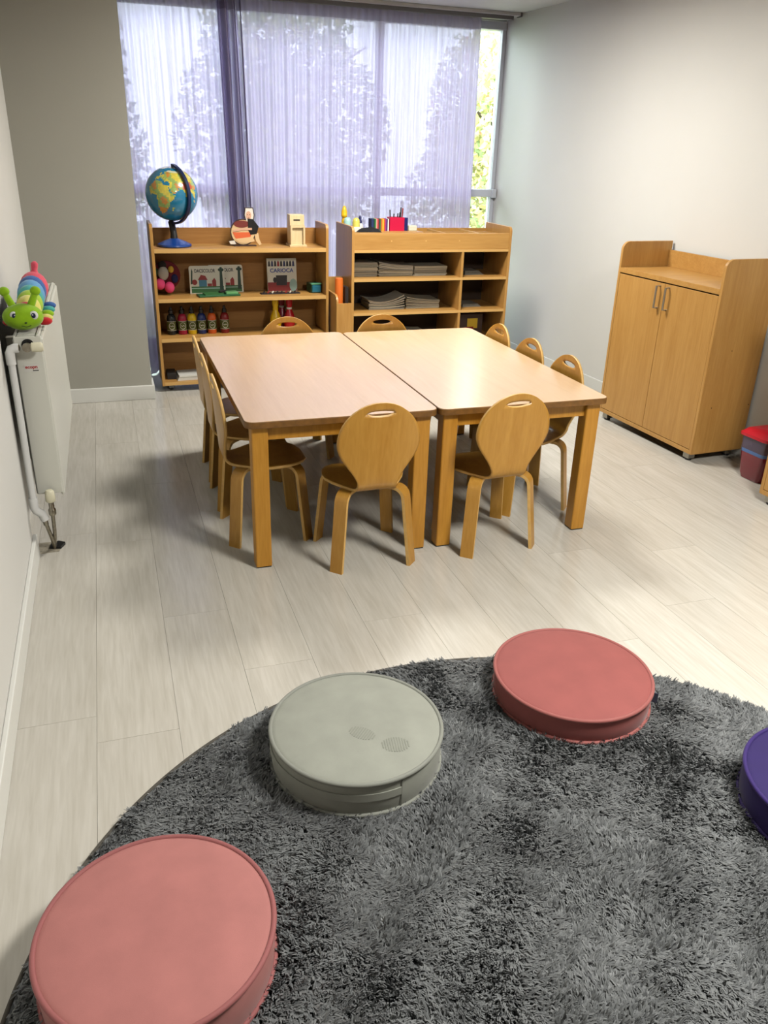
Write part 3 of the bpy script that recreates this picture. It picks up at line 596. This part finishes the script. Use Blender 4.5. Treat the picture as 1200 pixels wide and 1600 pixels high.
# ------------------------------------------------------------------ things on the tray top
LZ = .990
t = thing('lotion_bottle', 'bright yellow ribbed bottle at the left tray end', 'bottle', (1.552, 5.60, LZ))
Ym = mat('bottle_yellow', (238, 190, 20), .35)
MB().lathe([(0, 0), (.016, 0), (.018, .06), (.012, .078), (.020, .085), (.021, .10), (.019, .103), (.020, .118), (.015, .13), (.012, .145), (.004, .153), (0, .154)], 18).build('bottle_body', Ym, t, smooth=True)
def cup(x, y, col, label):
    t = thing('plastic_cup', label, 'cup', (x, y, LZ), 0, 'upturned cups on the tray top')
    MB().lathe([(.026, 0), (.026, .004), (.025, .06), (.020, .078), (.010, .085), (0, .086)], 20).build('cup_body', mat('cup_'+label.split()[0], col, .3), t, smooth=True)
cup(1.560, 5.545, (170, 214, 206), 'mint upturned plastic cup beside the yellow bottle'); cup(1.607, 5.50, (220, 206, 96), 'yellow upturned plastic cup beside the mint cup')
t = thing('glue_bottle', 'small white bottle with a navy cap on the tray', 'bottle', (1.642, 5.53, LZ))
MB().lathe([(0, 0), (.020, 0), (.021, .004), (.021, .04), (.012, .05)], 18).build('bottle_body', WHITE, t, smooth=True)
MB().lathe([(.013, .048), (.014, .062), (.008, .07), (.010, .085), (.004, .098)], 16).build('cap', mat('cap_navy', (22, 30, 86), .3), t, smooth=True)
tag(bx(1.575, 1.625, 5.44, 5.475, LZ, LZ+.03).build('white_carton', WHITE, bevel=.003), 'little white carton in front of the yellow cup', 'carton')
cols = [(30, 40, 80), (40, 60, 110), (30, 60, 60), (40, 140, 60), (226, 160, 150), (200, 60, 60), (60, 60, 64), (90, 110, 60), (220, 120, 40), (240, 200, 60), (230, 90, 40), (150, 60, 130), (60, 40, 110), (240, 236, 230)]
t = thing('felt_sheets', 'row of coloured craft sheets standing upright on the tray', 'craft sheets', (1.717, 5.55, LZ))
for i, c in enumerate(cols): bx(i*.0092, i*.0092+.0086, -.03, .03, 0, .078).build('sheet', mat('sheet_%d_%d_%d' % c, c, .8), t, bevel=.001)
t = thing('pen_holder', 'crimson pen holder full of dark pens on the tray', 'pen holder', (1.903, 5.55, LZ))
PKM = mat('holder_crimson', (206, 20, 70), .35)
h = MB()
for a in ((-.052, .052, -.034, .034, 0, .004), (-.052, .052, -.034, -.030, .004, .088), (-.052, .052, .030, .034, .004, .088), (-.052, -.048, -.03, .03, .004, .088), (.048, .052, -.03, .03, .004, .088)): h.box(*a)
h.build('holder_box', PKM, t, bevel=.001)
for i, (x, dx, zt, c) in enumerate(((-.035, -.012, .135, 0), (-.02, .004, .110, 0), (.008, .006, .112, 0), (.018, .012, .118, 0), (.03, .008, .150, 0), (.04, .012, .145, 1), (.036, .02, .14, 2))):
    MB().tube([(x, 0, .006), (x+dx, .004*i-.01, zt)], .0042, 8).build('pen', [BLACK, PR['red'], mat('pen_grey', (90, 90, 110), .4)][c], t, smooth=True)
tag(bx(1.957, 1.985, 5.53, 5.57, LZ, LZ+.085).build('navy_box', mat('box_navy', (26, 34, 100), .35), bevel=.002), 'slim navy box right of the crimson pen holder', 'box')
tag(bx(1.990, 2.050, 5.52, 5.57, LZ, LZ+.035).build('white_block', mat('eraser_white', (222, 218, 196), .6), bevel=.004), 'small off-white block at the end of the tray ledge', 'block')
pv = [(-.09, -.02), (-.06, -.045), (.02, -.04), (.10, -.05), (.105, -.02), (.06, .02), (.02, .03), (-.05, .02)]
t = MB(); n = len(pv)
t.v = [(a, b, 0) for a, b in pv]+[(a*.75, b*.75, .012+.010*math.sin(i*2.1)) for i, (a, b) in enumerate(pv)]+[(.04, 0, .030)]
t.f = [(i, (i+1) % n, n+(i+1) % n, n+i) for i in range(n)]+[(n+i, n+(i+1) % n, 2*n) for i in range(n)]+[tuple(range(n))[::-1]]; t.m = [0]*len(t.f)
tag(t.build('black_pouch', mat('black_cloth', (16, 15, 18), .85), loc=(1.665, 5.470, LZ+.0005)), 'crumpled black cloth pouch lying on the tray front', 'pouch')

# ------------------------------------------------------------------ magazines
MG = [mat('magazine_%d' % i, c, .6, noise=.05, nscale=80) for i, c in enumerate(((196, 190, 170), (176, 170, 152), (208, 202, 186), (156, 152, 140)))]
def stack(label, x0, x1, y0, z, h, lift, seed):
    n = max(4, int(h/.0075)); rs = random.Random(seed)
    t = thing('magazine_stack', label, 'magazines', ((x0+x1)/2, y0, z), 0, 'magazine stacks on the shelves'); w_ = (x1-x0)/2
    for i in range(n):
        dx, dy = rs.uniform(-.006, .006), rs.uniform(0, .012); za = i*h/n; zb = za+h/n*.86; m = MB(); N = 6
        lf = lift*i/n
        for k in range(N+1):
            u = k/N; X = -w_+2*w_*u+dx; d = lf*(u-.35)**2*(1 if lift > 0 else 0)*2.2
            if lift < 0: d = -lf*(1-u)**2
            m.v += [(X, dy, za+d), (X, dy+.20, za+d), (X, dy+.20, zb+d), (X, dy, zb+d)]
        for k in range(N):
            for q in range(4): m.f.append((k*4+q, k*4+(q+1) % 4, k*4+4+(q+1) % 4, k*4+4+q)); m.m.append(0)
        m.f += [(0, 1, 2, 3), tuple(N*4+q for q in (3, 2, 1, 0))]; m.m += [0, 0]
        m.build('magazine', MG[rs.randrange(4)], t)
stack('tallest magazine stack at the left of the upper magazine shelf', 1.545, 1.722, 5.36, .7135, .092, 0, 1)
stack('middle magazine stack curling at its left on the upper shelf', 1.730, 1.975, 5.36, .7135, .070, -.030, 2)
stack('lower flat magazine stack at the right of the upper shelf', 1.983, 2.222, 5.36, .7135, .064, 0, 3)
stack('magazine stack with lifted right corner on the middle shelf', 1.668, 1.925, 5.36, .4935, .05, .06, 4)
stack('magazine stack with curled left side on the middle shelf', 1.935, 2.180, 5.36, .4935, .055, -.03, 5)
stack('small magazine pile on the lower magazine shelf', 1.95, 2.10, 5.36, .2795, .045, -.02, 6)
def sheets(label, x0, x1, z, n, m):
    t = thing('paper_sheets', label, 'papers', (x0, 5.36, z), 0, 'loose papers in the right compartments')
    for i in range(n): bx(0+.004*i, x1-x0-.006*i, .01*i, .18, i*.006, i*.006+.004).build('sheet', m, t)
sheets('crumpled pale papers in the top right compartment', 2.36, 2.50, .7135, 4, MG[3]); sheets('thin pale papers in the second right compartment', 2.36, 2.50, .4935, 3, MG[3])
t = thing('toy_carton', 'dim carton with a yellow print in the lowest visible compartment', 'carton', (2.46, 5.42, .2795))
bx(-.11, .09, 0, .15, 0, .15).build('carton_body', mat('carton_dark', (70, 54, 50), .6), t, bevel=.002); bx(-.03, .05, -.001, 0, .05, .12).build('yellow_print', PR['yellow'], t); bx(-.05, .02, -.0012, 0, .03, .06).build('red_print', PR['red'], t)

# ------------------------------------------------------------------ tables
def table(label, x0, x1, y0, y1):
    t = thing('table', label, 'table', ((x0+x1)/2, (y0+y1)/2, 0), 0, 'children\'s tables pushed together'); a, b = (x1-x0)/2, (y1-y0)/2; H = .60
    poly = rrect(-a, a, -b, b, .035, 8)
    MB().prism(poly, H-.026, H-.002, 'xy').build('table_edge', TABLE_EDGE, t, bevel=.002)
    MB().prism(rrect(-a+.002, a-.002, -b+.002, b-.002, .034, 8), H-.002, H, 'xy').build('tabletop', TABLETOP, t, bevel=.0008)
    LW = .062; ins = .024
    for sx in (-1, 1):
        for sy in (-1, 1):
            lx, ly = sx*(a-ins-LW/2), sy*(b-ins-LW/2)
            l = MB().prism(rrect(lx-LW/2, lx+LW/2, ly-LW/2, ly+LW/2, .006, 3), .006, H-.026, 'xy').build('leg', TABLE_LEG, t)
            bx(lx-LW/2+.003, lx+LW/2-.003, ly-LW/2+.003, ly+LW/2-.003, 0, .006).build('foot_pad', BLACK, l)
    A0, A1 = H-.026-.058, H-.026
    for sy in (-1, 1): y = sy*(b-ins-.030); bx(-a+ins+LW, a-ins-LW, y-.011, y+.011, A0, A1).build('apron', TABLE_LEG, t, bevel=.001)
    for sx in (-1, 1): x = sx*(a-ins-.030); bx(x-.011, x+.011, -b+ins+LW, b-ins-LW, A0, A1).build('apron', TABLE_LEG, t, bevel=.001)
table('low wooden table at left with pale laminate top', .405, 1.146, 2.756, 4.205)
table('low wooden table at right with pale laminate top', 1.150, 1.893, 2.752, 4.185)

# ------------------------------------------------------------------ chairs
prof = [(.172, .312), (.165, .320), (.15, .3265), (.12, .331), (.08, .333), (.04, .333), (0, .331), (-.04, .329), (-.08, .327), (-.11, .327), (-.130, .329), (-.146, .335), (-.157, .345), (-.1635, .357), (-.167, .370)]
for i in range(1, 17): prof.append((-.167-.022*(i/16), .370+i/16*.310))
def half_width(y, z, k):
    if k < 14:                                     # seat
        if y > .02:
            u = (y-.02)/.155; return .153*math.sqrt(max(.0, 1-u*u))*.75+.153*.25*(1-u**4)+.010
        u = min(1, (.02-y)/.187); s = u*u*(3-2*u); return .163*(1-s)+.076*s
    zc, R = .522, .158
    if z >= zc: return math.sqrt(max(0, R*R-(z-zc)**2))
    u = (z-.370)/(zc-.370); s = u*u*(3-2*u); s = .55*s+.45*math.sin(u*PI/2); return .078*(1-s)+R*s
def make_shell():
    # finer rows near the top of the back so the round outline stays smooth
    rows = []
    for k, (y, z) in enumerate(prof):
        if z > .60 and k > 14: break
        rows.append((y, z, half_width(y, z, k)))
    zc, R, ztop = .522, .158, .680
    ang0 = math.asin((rows[-1][1]-zc)/R)
    for i in range(1, 13):
        a = ang0+(PI/2-.02-ang0)*i/12; z = zc+R*math.sin(a); y = -.167-.022*(z-.370)/.31; rows.append((y, z, R*math.cos(a)))
    zs = .641; ks = min(range(len(rows)), key=lambda i: abs(rows[i][1]-zs))
    y = -.167-.022*(zs-.37)/.31; rows[ks] = (y, zs, math.sqrt(R*R-(zs-zc)**2))
    for d, nz in ((1, zs+.018), (-1, zs-.017)):
        k = ks+d
        while (d > 0 and k < len(rows) and rows[k][1] < nz) or (d < 0 and rows[k][1] > nz): rows.pop(k); ks = ks if d > 0 else ks-1; k = ks+d
        rows.insert(ks+1 if d > 0 else ks, (-.167-.022*(nz-.37)/.31, nz, math.sqrt(R*R-(nz-zc)**2)))
        if d < 0: ks += 1
    N = 28; m = MB(); idx = {}; a_, b_ = .052, .0125
    def V(p): m.v.append(p); return len(m.v)-1
    for i, (y, z, w_) in enumerate(rows):
        for j in range(N+1):
            t = -1+2*j/N; x = w_*t
            cv = .012*(x/.16)**2 if z > .36 else 0          # the back is gently curved
            if i == ks and abs(x) < a_:
                e = math.sqrt(1-(x/a_)**2); up = V((x, y+cv, z+b_*e*.8)); lo = V((x, y+cv, z-b_*e)); idx[i, j] = (lo, up)
            else: v = V((x, y+cv, z)); idx[i, j] = (v, v)
    for i in range(len(rows)-1):
        for j in range(N): m.f.append((idx[i, j][1], idx[i, j+1][1], idx[i+1, j+1][0], idx[i+1, j][0])); m.m.append(0)
    return m
def make_chair(label, loc, rz):
    t = thing('chair', label, 'chair', loc, rz, 'bent plywood children\'s chairs around the tables')
    o = make_shell().build('seat_shell', [PLY, PLY_E], t, smooth=True)
    so = o.modifiers.new('ply', 'SOLIDIFY'); so.thickness = .011; so.offset = 0; so.material_offset_rim = 1
    pr = [(.045, .3155), (.10, .3155), (.14, .3155)]; rc = .042; 
    for i in range(1, 8): a = PI/2*i/8; pr.append((.14+rc*math.sin(a), .3155-rc+rc*math.cos(a)))
    pr += [(.184, .262), (.196, .16), (.206, .08), (.2155, 0.0)]
    for q in range(4):
        a = PI/4+PI/2*q; d = Vector((math.cos(a), math.sin(a), 0)); n = Vector((-d.y, d.x, 0)); m = MB(); th = .013; hw = .0265
        for k, (r, z) in enumerate(pr):
            r0, z0 = pr[max(0, k-1)]; r1, z1 = pr[min(len(pr)-1, k+1)]; tx, tz = r1-r0, z1-z0; L_ = math.hypot(tx, tz); nx, nz = -tz/L_, tx/L_
            if k == len(pr)-1: nx, nz = 1, 0
            hwk = hw*(1 if k < 4 else 1.0)
            nx, nz = -nx*-1, nz
            o_ = Vector((nx, 0, nz))*th/2
            for s1_, s2_ in ((-1, -1), (1, -1), (1, 1), (-1, 1)):
                P = d*(r+s2_*o_.x)+n*(s1_*hwk); m.v.append((P.x, P.y, max(0, z+s2_*o_.z)))
        for k in range(len(pr)-1):
            for e in range(4): m.f.append((k*4+e, k*4+(e+1) % 4, k*4+4+(e+1) % 4, k*4+4+e)); m.m.append(1 if e in (1, 3) else 0)
        m.f += [(0, 1, 2, 3), tuple((len(pr)-1)*4+e for e in (3, 2, 1, 0))]; m.m += [1, 1]
        m.build('leg', [PLY, PLY_E], t, smooth=True)
    return t
ch = make_chair('plywood chair with its back to us in front of the left table', (.872, 2.822, 0), 0)
copy_tree(ch, 'plywood chair with its back to us in front of the right table', (1.402, 2.822, 0), math.radians(4))
copy_tree(ch, 'plywood chair at the left table side nearest the front', (.530, 3.142, 0), -PI/2)
copy_tree(ch, 'plywood chair in the middle of the left table side', (.530, 3.501, 0), -PI/2)
copy_tree(ch, 'plywood chair at the left table side nearest the shelves', (.535, 3.856, 0), -PI/2)
copy_tree(ch, 'plywood chair at the right table side nearest the front', (1.745, 3.15, 0), PI/2)
copy_tree(ch, 'plywood chair in the middle of the right table side', (1.742, 3.507, 0), PI/2)
copy_tree(ch, 'plywood chair at the right table side nearest the shelves', (1.740, 3.864, 0), PI/2)
copy_tree(ch, 'plywood chair behind the left table facing us', (.868, 4.06, 0), PI)
copy_tree(ch, 'plywood chair behind the right table facing us', (1.388, 4.045, 0), PI)

# ------------------------------------------------------------------ cupboards on the right
ANG = math.atan(.0534)
def cupboard(label, loc, rz, W, D):
    # local: y along the wall (0..W towards the window), x from front (0) to wall (D)
    t = thing('cupboard', label, 'cupboard', loc, rz)
    Z0, ZT = .045, 1.055
    for y in (0, W-T): MB().prism(rrect(0, D, Z0, ZT, .045, 8, (0, 1, 0, 0)), y, y+T, 'xz').build('side_panel', HONEY_V, t, bevel=.0015)
    bx(0, D, T, W-T, .885, .912).build('top_board', HONEY_H, t, bevel=.001); bx(D-.018, D-.002, T, W-T, .912, 1.005).build('top_upstand', HONEY_H, t, bevel=.001)
    bx(0, D, T, W-T, Z0, .068).build('bottom_board', HONEY_H, t, bevel=.001); bx(D-.010, D-.002, T, W-T, .068, .885).build('back_panel', BACKB, t)
    bx(.022, D-.010, T, W-T, .45, .468).build('inner_shelf', HONEY_H, t)
    mid = W/2
    for s in (-1, 1):
        ya, yb = (T+.002, mid-.0015) if s < 0 else (mid+.0015, W-T-.002)
        d = bx(.001, .019, ya, yb, .071, .878).build('door', HONEY_V, t, bevel=.0012)
        yh = mid+s*.038
        hd_ = MB().tube([(.002, yh, .745), (-.024, yh, .745), (-.024, yh, .862), (.002, yh, .862)], .0055, 8).build('handle', METAL, d)
    for (x, z) in ((.14, .60), (.08, .30), (.33, .30)): MB().lathe([(.003, -.0008), (.003, .0)], 8, (x, 0, z), axis='y').build('screw_cap', mat('screw_dark', (60, 36, 14), .6), t)
    for x in (.035, D-.05):
        for y in (.05, W-.05):
            MB().box(x-.022, x+.022, y-.022, y+.022, .012, Z0).build('foot', METAL, t, bevel=.003); MB().lathe([(.018, 0), (.02, .004), (.02, .012)], 14, (x, y, 0)).build('foot_pad', BLACK, t)
    return t
cupboard('honey wood cupboard with two doors and metal handles against the right wall', (2.872, 3.372, 0), ANG, .845, .345)
cupboard('honey wood cupboard cut off by the right picture edge', (2.905, 1.98, 0), ANG, .86, .345)
# lidded tub
tb = thing('lidded_tub', 'clear plastic tub with red lid and dark red contents between the cupboards', 'tub', (3.078, 3.09, 0), ANG)
def tub_ring(h, a, r=.02): return [(x, y, h) for x, y in rrect(-a, a, -a, a, r, 4)]
def loft(rings):
    m = MB(); n = len(rings[0])
    for r in rings: m.v += r
    for k in range(len(rings)-1):
        for i in range(n): m.f.append((k*n+i, k*n+(i+1) % n, (k+1)*n+(i+1) % n, (k+1)*n+i)); m.m.append(0)
    m.f += [tuple(range(n))[::-1], tuple(range((len(rings)-1)*n, len(rings)*n))]; m.m += [0, 0]; return m
loft([tub_ring(.002, .062), tub_ring(.03, .070), tub_ring(.14, .078)]).build('contents', mat('tub_red', (120, 14, 34), .15, coat=.6), tb, smooth=True)
loft([tub_ring(.1402, .0785), tub_ring(.158, .080)]).build('blue_band', mat('tub_blue', (70, 110, 170), .2, coat=.5), tb, smooth=True)
loft([tub_ring(.1582, .080), tub_ring(.228, .084)]).build('tub_wall', mat('tub_smoke', (112, 96, 120), .1, trans=.5), tb, smooth=True)
loft([tub_ring(.226, .094, .025), tub_ring(.240, .094, .025), tub_ring(.244, .086), tub_ring(.262, .070)]).build('lid', mat('lid_red', (196, 16, 40), .3), tb, smooth=True)

# ------------------------------------------------------------------ rug with pile
RC, RR = (.767, .879), 1.125
rug = thing('rug', 'large round dark grey shag rug on the laminate floor', 'rug', (RC[0], RC[1], 0))
MB().lathe([(0, .0005), (RR-.004, .0005), (RR, .003), (RR-.002, .008), (0, .009)], 160).build('backing', mat('rug_backing', (100, 103, 104), .95), rug, smooth=True)
MB().tube([((RR-.001)*math.cos(a), (RR-.001)*math.sin(a), .006) for a in np.linspace(0, 2*PI, 220, endpoint=False)], .0055, 8, closed=True).build('bound_edge', mat('rug_binding', (84, 80, 72), .9), rug, smooth=True)
def pile(n):
    # blades leaning in smoothly drifting directions; most are where the photograph looks
    B = 5; nt_ = n//B
    th = RNG.random(nt_*2)*2*PI; r = RR*.99*np.sqrt(RNG.random(nt_*2)); x, y = r*np.cos(th), r*np.sin(th)
    keep = (y+RC[1] > .55) | (RNG.random(nt_*2) < .25); x, y = x[keep][:nt_], y[keep][:nt_]; nt_ = len(x); n = nt_*B
    f = lambda a, b, c, d: np.sin(a*x+b*y+c)+.6*np.sin(1.9*b*x-1.7*a*y+d)
    ang = 1.1*f(5, 4, .3, 1.2)+.9*f(13, -9, 2, .4)+.5*f(29, 23, 1, 3)+RNG.normal(0, .6, nt_)-.9
    lean = .98+.16*f(9, 11, .7, 2.2)+.12*f(27, -21, 0, 1)+RNG.normal(0, .25, nt_)
    tone = RNG.random(nt_)
    ang = np.repeat(ang, B)+RNG.normal(0, .22, n); lean = np.clip(np.repeat(lean, B)+RNG.normal(0, .12, n), .1, 1.5); tone = np.clip(np.repeat(tone, B)*.7+.3*RNG.random(n), 0, 1)
    jx, jy = RNG.normal(0, .0024, (2, n)); x = np.repeat(x, B)+jx; y = np.repeat(y, B)+jy
    Ln = .020+.008*RNG.random(n); wd = .0013+.0011*RNG.random(n)
    dx, dy = np.cos(ang), np.sin(ang); px, py = -dy, dx
    s1, c1 = np.sin(lean*.6), np.cos(lean*.6); s2, c2 = np.sin(lean*1.25), np.cos(np.minimum(lean*1.25, 1.45))
    z0 = np.full(n, .007)
    m1 = np.stack([x+dx*s1*Ln*.5, y+dy*s1*Ln*.5, z0+c1*Ln*.5], 1)
    tp = m1+np.stack([dx*s2*Ln*.5-jx*.7, dy*s2*Ln*.5-jy*.7, c2*Ln*.5], 1)
    b = np.stack([x, y, z0], 1); P = np.stack([px, py, np.zeros(n)], 1)*wd[:, None]
    V = np.stack([b-P, b+P, m1+P*1.1, m1-P*1.1, tp+P*.35, tp-P*.35], 1).reshape(-1, 3)
    q = np.arange(n)[:, None]*6; Fc = np.concatenate([q+np.array([0, 1, 2, 3]), q+np.array([3, 2, 4, 5])], 1).reshape(-1)
    me = bpy.data.meshes.new('pile'); me.vertices.add(len(V)); me.vertices.foreach_set('co', V.ravel())
    me.loops.add(len(Fc)); me.loops.foreach_set('vertex_index', Fc.astype(np.int32)); me.polygons.add(len(Fc)//4)
    me.polygons.foreach_set('loop_start', np.arange(0, len(Fc), 4, dtype=np.int32)); me.update(calc_edges=True); me.validate()
    at_ = me.attributes.new('tone', 'FLOAT', 'FACE'); at_.data.foreach_set('value', np.repeat(tone, 2).astype(np.float32))
    me.polygons.foreach_set('use_smooth', np.ones(len(me.polygons), bool))
    m = bpy.data.materials.new('rug_pile'); m.use_nodes = True; nt = m.node_tree; bs = nt.nodes['Principled BSDF']
    a = nd(nt, 'ShaderNodeAttribute', attribute_name='tone'); cr = nd(nt, 'ShaderNodeValToRGB')
    cr.color_ramp.elements[0].color = lin((97, 100, 101)); cr.color_ramp.elements[1].color = lin((130, 133, 132)); nt.links.new(a.outputs['Fac'], cr.inputs[0]); nt.links.new(cr.outputs[0], bs.inputs['Base Color'])
    bs.inputs['Roughness'].default_value = .6; bs.inputs['Sheen Weight'].default_value = .25
    me.materials.append(m); o = bpy.data.objects.new('pile', me); C.objects.link(o); o.parent = rug; o['kind'] = 'stuff'
pile(430000)

# ------------------------------------------------------------------ floor cushions
def cushion(label, cx, cy, R, zt, col, side_col, rz=0, tilt=(0, 0)):
    t = thing('floor_cushion', label, 'cushion', (cx, cy, .012), rz, 'round velvet floor cushions on the rug'); t.rotation_euler = (tilt[0], tilt[1], rz)
    h = zt-.012; vm = mat('velvet_%d_%d_%d' % col, col, .75, noise=.07, nscale=13, bump=.12, bscale=700, sheen=.15); pm = mat('piping_%d_%d_%d' % col, side_col, .7, sheen=.12)
    top = [(R*u, h+.004-.012*u**4) for u in (0, .2, .4, .6, .75, .86, .94, .985)]
    pr = [(0, .0), (R*.9, .0), (R*.985, .004), (R*1.0, .012), (R*1.008, h*.5), (R*1.0, h-.014)]+[(R*.995, h-.009)]+top[::-1]
    MB().lathe(pr, 96).build('cushion_body', vm, t, smooth=True)
    for z in (.008, h-.009): MB().tube([(R*1.006*math.cos(a), R*1.006*math.sin(a), z) for a in np.linspace(0, 2*PI, 120, endpoint=False)], .0058, 8, closed=True).build('piping', pm, t, smooth=True)
    return t, h
g, gh = cushion('grey velvet round floor cushion with a shoe print on top', .499, 1.644, .223, .123, (152, 154, 142), (138, 140, 130))
def side_strip(t, R, a0, a1, z0, z1, nm, m, d=.002):
    s = MB(); N = 24
    for i in range(N+1):
        a = a0+(a1-a0)*i/N
        for rr, z in ((R, z0), (R+d, z0), (R+d, z1), (R, z1)): s.v.append((rr*math.cos(a), rr*math.sin(a), z))
    for i in range(N):
        for k in range(4): s.f.append((i*4+k, i*4+(k+1) % 4, i*4+4+(k+1) % 4, i*4+4+k)); s.m.append(0)
    s.f += [(0, 1, 2, 3), tuple(N*4+k for k in (3, 2, 1, 0))]; s.m += [0, 0]; return s.build(nm, m, t, smooth=True)
vg = _M['velvet_152_154_142']; SEAM = mat('dark_seam_thread', (96, 98, 88), .9)  # seam lines in a darker grey than the velvet
side_strip(g, .2245, math.radians(168), math.radians(283), .052, .074, 'zip_flap', vg, .003)
side_strip(g, .2250, math.radians(168), math.radians(283), .0505, .0520, 'zip_seam', SEAM, .0012); side_strip(g, .2250, math.radians(283), math.radians(283.5), .012, gh-.012, 'side_seam', SEAM, .0010)
PRT = mat('dust_print', (143, 145, 133), .95)
def prnt(cx, cy, rx, ry, ang, n):
    m = MB()
    for i in range(n):
        u = -1+2*(i+.5)/n; hh = ry*math.sqrt(1-u*u); a0 = rx*(u-.55/n); a1 = rx*(u+.55/n)
        cs, sn = math.cos(ang), math.sin(ang); r = math.hypot(cx, cy)/.223
        pts = [(cx+a*cs-b*sn, cy+a*sn+b*cs) for a, b in ((a0, -hh), (a1, -hh), (a1, hh), (a0, hh))]
        z = gh+.004-.012*r**4
        m.add([(x, y, gh+.0043-.012*(math.hypot(x, y)/.223)**4+dz) for dz in (0, .0004) for x, y in pts], [(3, 2, 1, 0), (4, 5, 6, 7), (0, 1, 5, 4), (1, 2, 6, 5), (2, 3, 7, 6), (3, 0, 4, 7)])
    m.build('shoe_print', PRT, g)
prnt(.000, -.052, .036, .022, -.75, 11); prnt(.070, -.115, .036, .026, -.15, 11)
rcu, rh = cushion('dusty red velvet round floor cushion near the rug edge', 1.194, 1.724, .229, .102, (150, 80, 75), (158, 90, 84))
a = math.radians(-38)
tg = bx(-.010, .010, -.001, .001, -.016, .016).build('fabric_tag', mat('tag_slate', (70, 74, 92), .7), rcu, loc=(.238*math.cos(a), .238*math.sin(a), rh-.035)); tg.rotation_euler = (0, 0, a)
cushion('light pink velvet round floor cushion in the bottom left corner', -.040, 1.172, .223, .123, (182, 117, 111), (158, 93, 91))
cushion('deep purple velvet round floor cushion cut by the right edge', 1.588, 1.105, .224, .115, (32, 10, 84), (42, 18, 96))

# ceiling lamp housings (above and behind the picture)
for i, (lx, ly, k) in enumerate(LAMPS):
    t = thing('ceiling_light', ('square white ceiling panel light nearer the table', 'square white ceiling panel light above the far table end')[i], 'light', (lx, ly, CEIL), 0, 'ceiling panel lights')
    fr = MB()
    for q in ((-.3, .3, -.3, -.28), (-.3, .3, .28, .3), (-.3, -.28, -.28, .28), (.28, .3, -.28, .28)): fr.box(*q, -.045, -.001)
    fr.box(-.28, .28, -.28, .28, -.012, -.001); fr.build('housing', RAILW, t)
